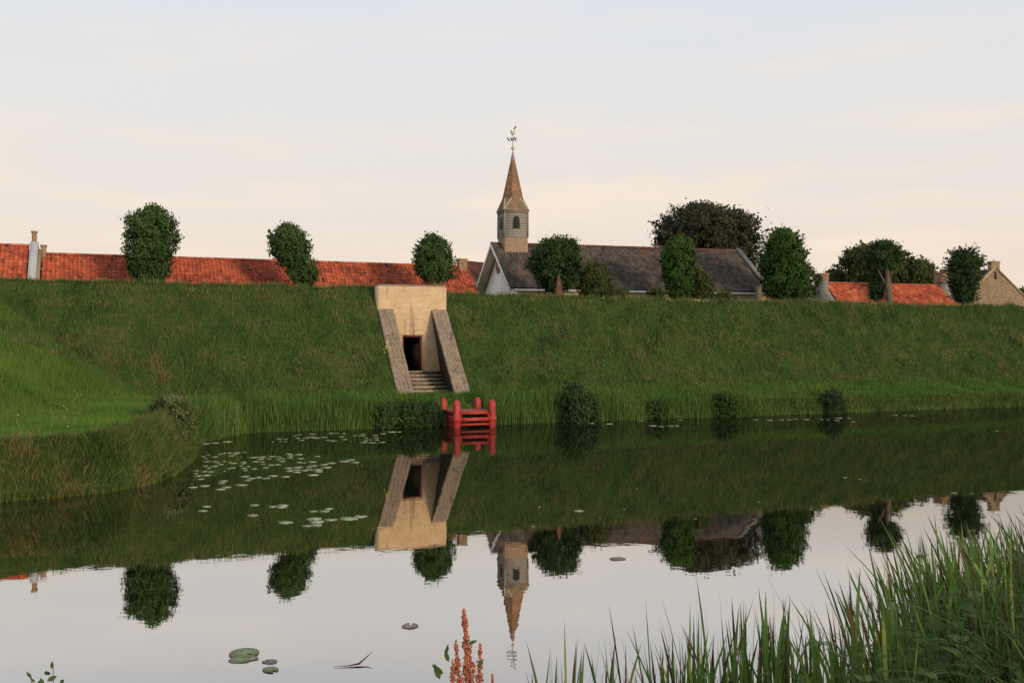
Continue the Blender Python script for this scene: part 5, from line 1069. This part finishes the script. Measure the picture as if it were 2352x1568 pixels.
for _ in range(4000):
    X = R.uniform(1.4, 7.5); Y = R.uniform(4.2, 12.5); d = sdist(np.array([X]), np.array([Y]), NSH, CLOSE_NEAR)[0]; xp = CX + FPX * X / Y
    if not (.45 < d < 3.4 and 1890 < xp < 2500): continue
    z = near_h(np.array([X]), np.array([Y]))[0]; yt = CY + FPX * (CAMH - z - .75) / Y
    lim_ = np.interp(xp, [1890, 2000, 2150, 2300, 2400], [1500, 1400, 1330, 1260, 1240])
    if yt < lim_ - 5 or yt > 1640: continue
    if any((X - a) ** 2 + (Y - b) ** 2 < .04 for a, b in pts): continue
    pts.append((X, Y)); o = bpy.data.objects.new('bank_herb', HERB[R.integers(4)]); C.objects.link(o); o.location = (X, Y, z - .03); q = R.uniform(.8, 1.25); o.scale = (q, q, q * R.uniform(.9, 1.15)); o.rotation_euler = (R.normal(0, .12), R.normal(0, .12), R.uniform(0, 6.28))
    setp(o, 'feathery grey-green herb on the near bank behind the sedges', 'herb', 'feathery herbs on the near bank')
    if len(pts) >= 95: break

# red dock with seed spikes
dk = root('dock_plant', np.array([-.2, 5.2, near_h(np.array([-.2]), np.array([5.2]))[0]]), 'rusty red dock plant in seed at the bottom edge', 'plant')
def spike(xb, yb, xt, yt, Y, nseed, rad, side=0):
    a, b = at(xb, yb, Y), at(xt, yt, Y); base = np.array([-.2 + (xb - 1070) / FPX * 1.5, Y, ORG[dk.name][2] - .03])
    mid = a * .6 + base * .4 + [0, .0, 0]
    path = [base, mid, a, (a + b) / 2 + [side * .01, 0, 0], b]
    MB().tube(path, [.007, .006, .005, .004, .0015], 6, .5).build('stem', M['stem'], dk)
    sd = MB(); L = np.linalg.norm(b - a)
    octv = np.array([(1, 0, 0), (-1, 0, 0), (0, 1, 0), (0, -1, 0), (0, 0, 1.3), (0, 0, -1.3)]); octf = np.array([(0, 2, 4), (2, 1, 4), (1, 3, 4), (3, 0, 4), (2, 0, 5), (1, 2, 5), (3, 1, 5), (0, 3, 5)])
    for i in range(nseed):
        q = R.random() ** .9; whorl = round(q * 13) / 13 + R.normal(0, .013); q = np.clip(whorl, 0, 1)
        c = a + (b - a) * q; rr = 1.5 * rad * (1.05 - .8 * q) * (.75 + .35 * math.sin(q * 23)) * math.sqrt(R.random()); th = R.uniform(0, 6.28)
        sd.add(c + [rr * math.cos(th), rr * math.sin(th), R.normal(0, .007) - rr * .2] + octv * R.uniform(.0035, .0068), octf, R.random())
    sd.build('seed_spike', M['seed'], dk, kind='stuff')
spike(1085, 1600, 1065, 1402, 5.2, 900, .030, -1); spike(1100, 1600, 1103, 1478, 5.25, 260, .019); spike(1058, 1590, 1047, 1476, 5.15, 260, .020); spike(1072, 1600, 1070, 1500, 5.2, 240, .02); spike(1040, 1610, 1040, 1520, 5.1, 160, .017); spike(1135, 1600, 1131, 1552, 5.2, 60, .012)
for (x, y, dx, dy, L) in [(1030, 1520, -6, -22, .07), (1018, 1548, -16, -14, .08), (1010, 1560, -10, -30, .09), (1075, 1478, 26, -10, .05), (1035, 1555, 12, -26, .08), (1098, 1530, 14, -20, .05), (1025, 1500, 4, -20, .05)]:
    c = at(x, y, 5.15); d_ = np.array([dx, 0, -dy]) / math.hypot(dx, dy); w_ = np.cross(d_, [.2, -1, .1]); w_ /= np.linalg.norm(w_)
    V = []; 
    for q, ww in ((0, .0), (.25, .16), (.55, .17), (.8, .09), (1, .0)): V += [c + d_ * L * q + w_ * L * ww + [0, .004 * math.sin(q * 6), 0], c + d_ * L * q - w_ * L * ww + [0, .006, 0]]
    MB().add(V, [(2 * i, 2 * i + 2, 2 * i + 3, 2 * i + 1) for i in range(4)], .35).build('leaf', M['sprig'], dk)
# leafy sprig bottom left
sg0 = root('leafy_sprig', np.array([at(95, 1568, 4.2)[0], 4.2, near_h(np.array([-1.9]), np.array([4.2]))[0]]), 'small leafy sprig poking up at the bottom left edge', 'plant')
b0 = ORG[sg0.name]
for (x1, y1, pts_) in [(122, 1524, [(118, 1535, 120, 1518), (112, 1550, 104, 1540), (108, 1562, 130, 1552), (100, 1572, 92, 1556)]), (72, 1552, [(72, 1556, 60, 1542), (80, 1566, 68, 1556), (84, 1575, 98, 1560)]), (140, 1565, [(138, 1568, 146, 1560)])]:
    tp = at(x1, y1, 4.2); MB().tube([b0, b0 * .4 + tp * .6 + [.03, 0, -.1], tp], [.006, .004, .0015], 6).build('stem', M['stem'], sg0)
    for (xa, ya, xb, yb) in pts_:
        a, b = at(xa, ya, 4.2), at(xb, yb, 4.2 + R.normal(0, .02)); d_ = b - a; L = np.linalg.norm(d_); w_ = np.cross(d_ / L, [.3, -1, 0]); w_ /= np.linalg.norm(w_); V = []
        for q, ww in ((0, .02), (.25, .2), (.55, .24), (.8, .14), (1, .0)): V += [a + d_ * q + w_ * L * ww, a + d_ * q - w_ * L * ww + [0, .005, 0]]
        MB().add(V, [(2 * i, 2 * i + 2, 2 * i + 3, 2 * i + 1) for i in range(4)], R.random()).build('leaf', M['sprig'], sg0)
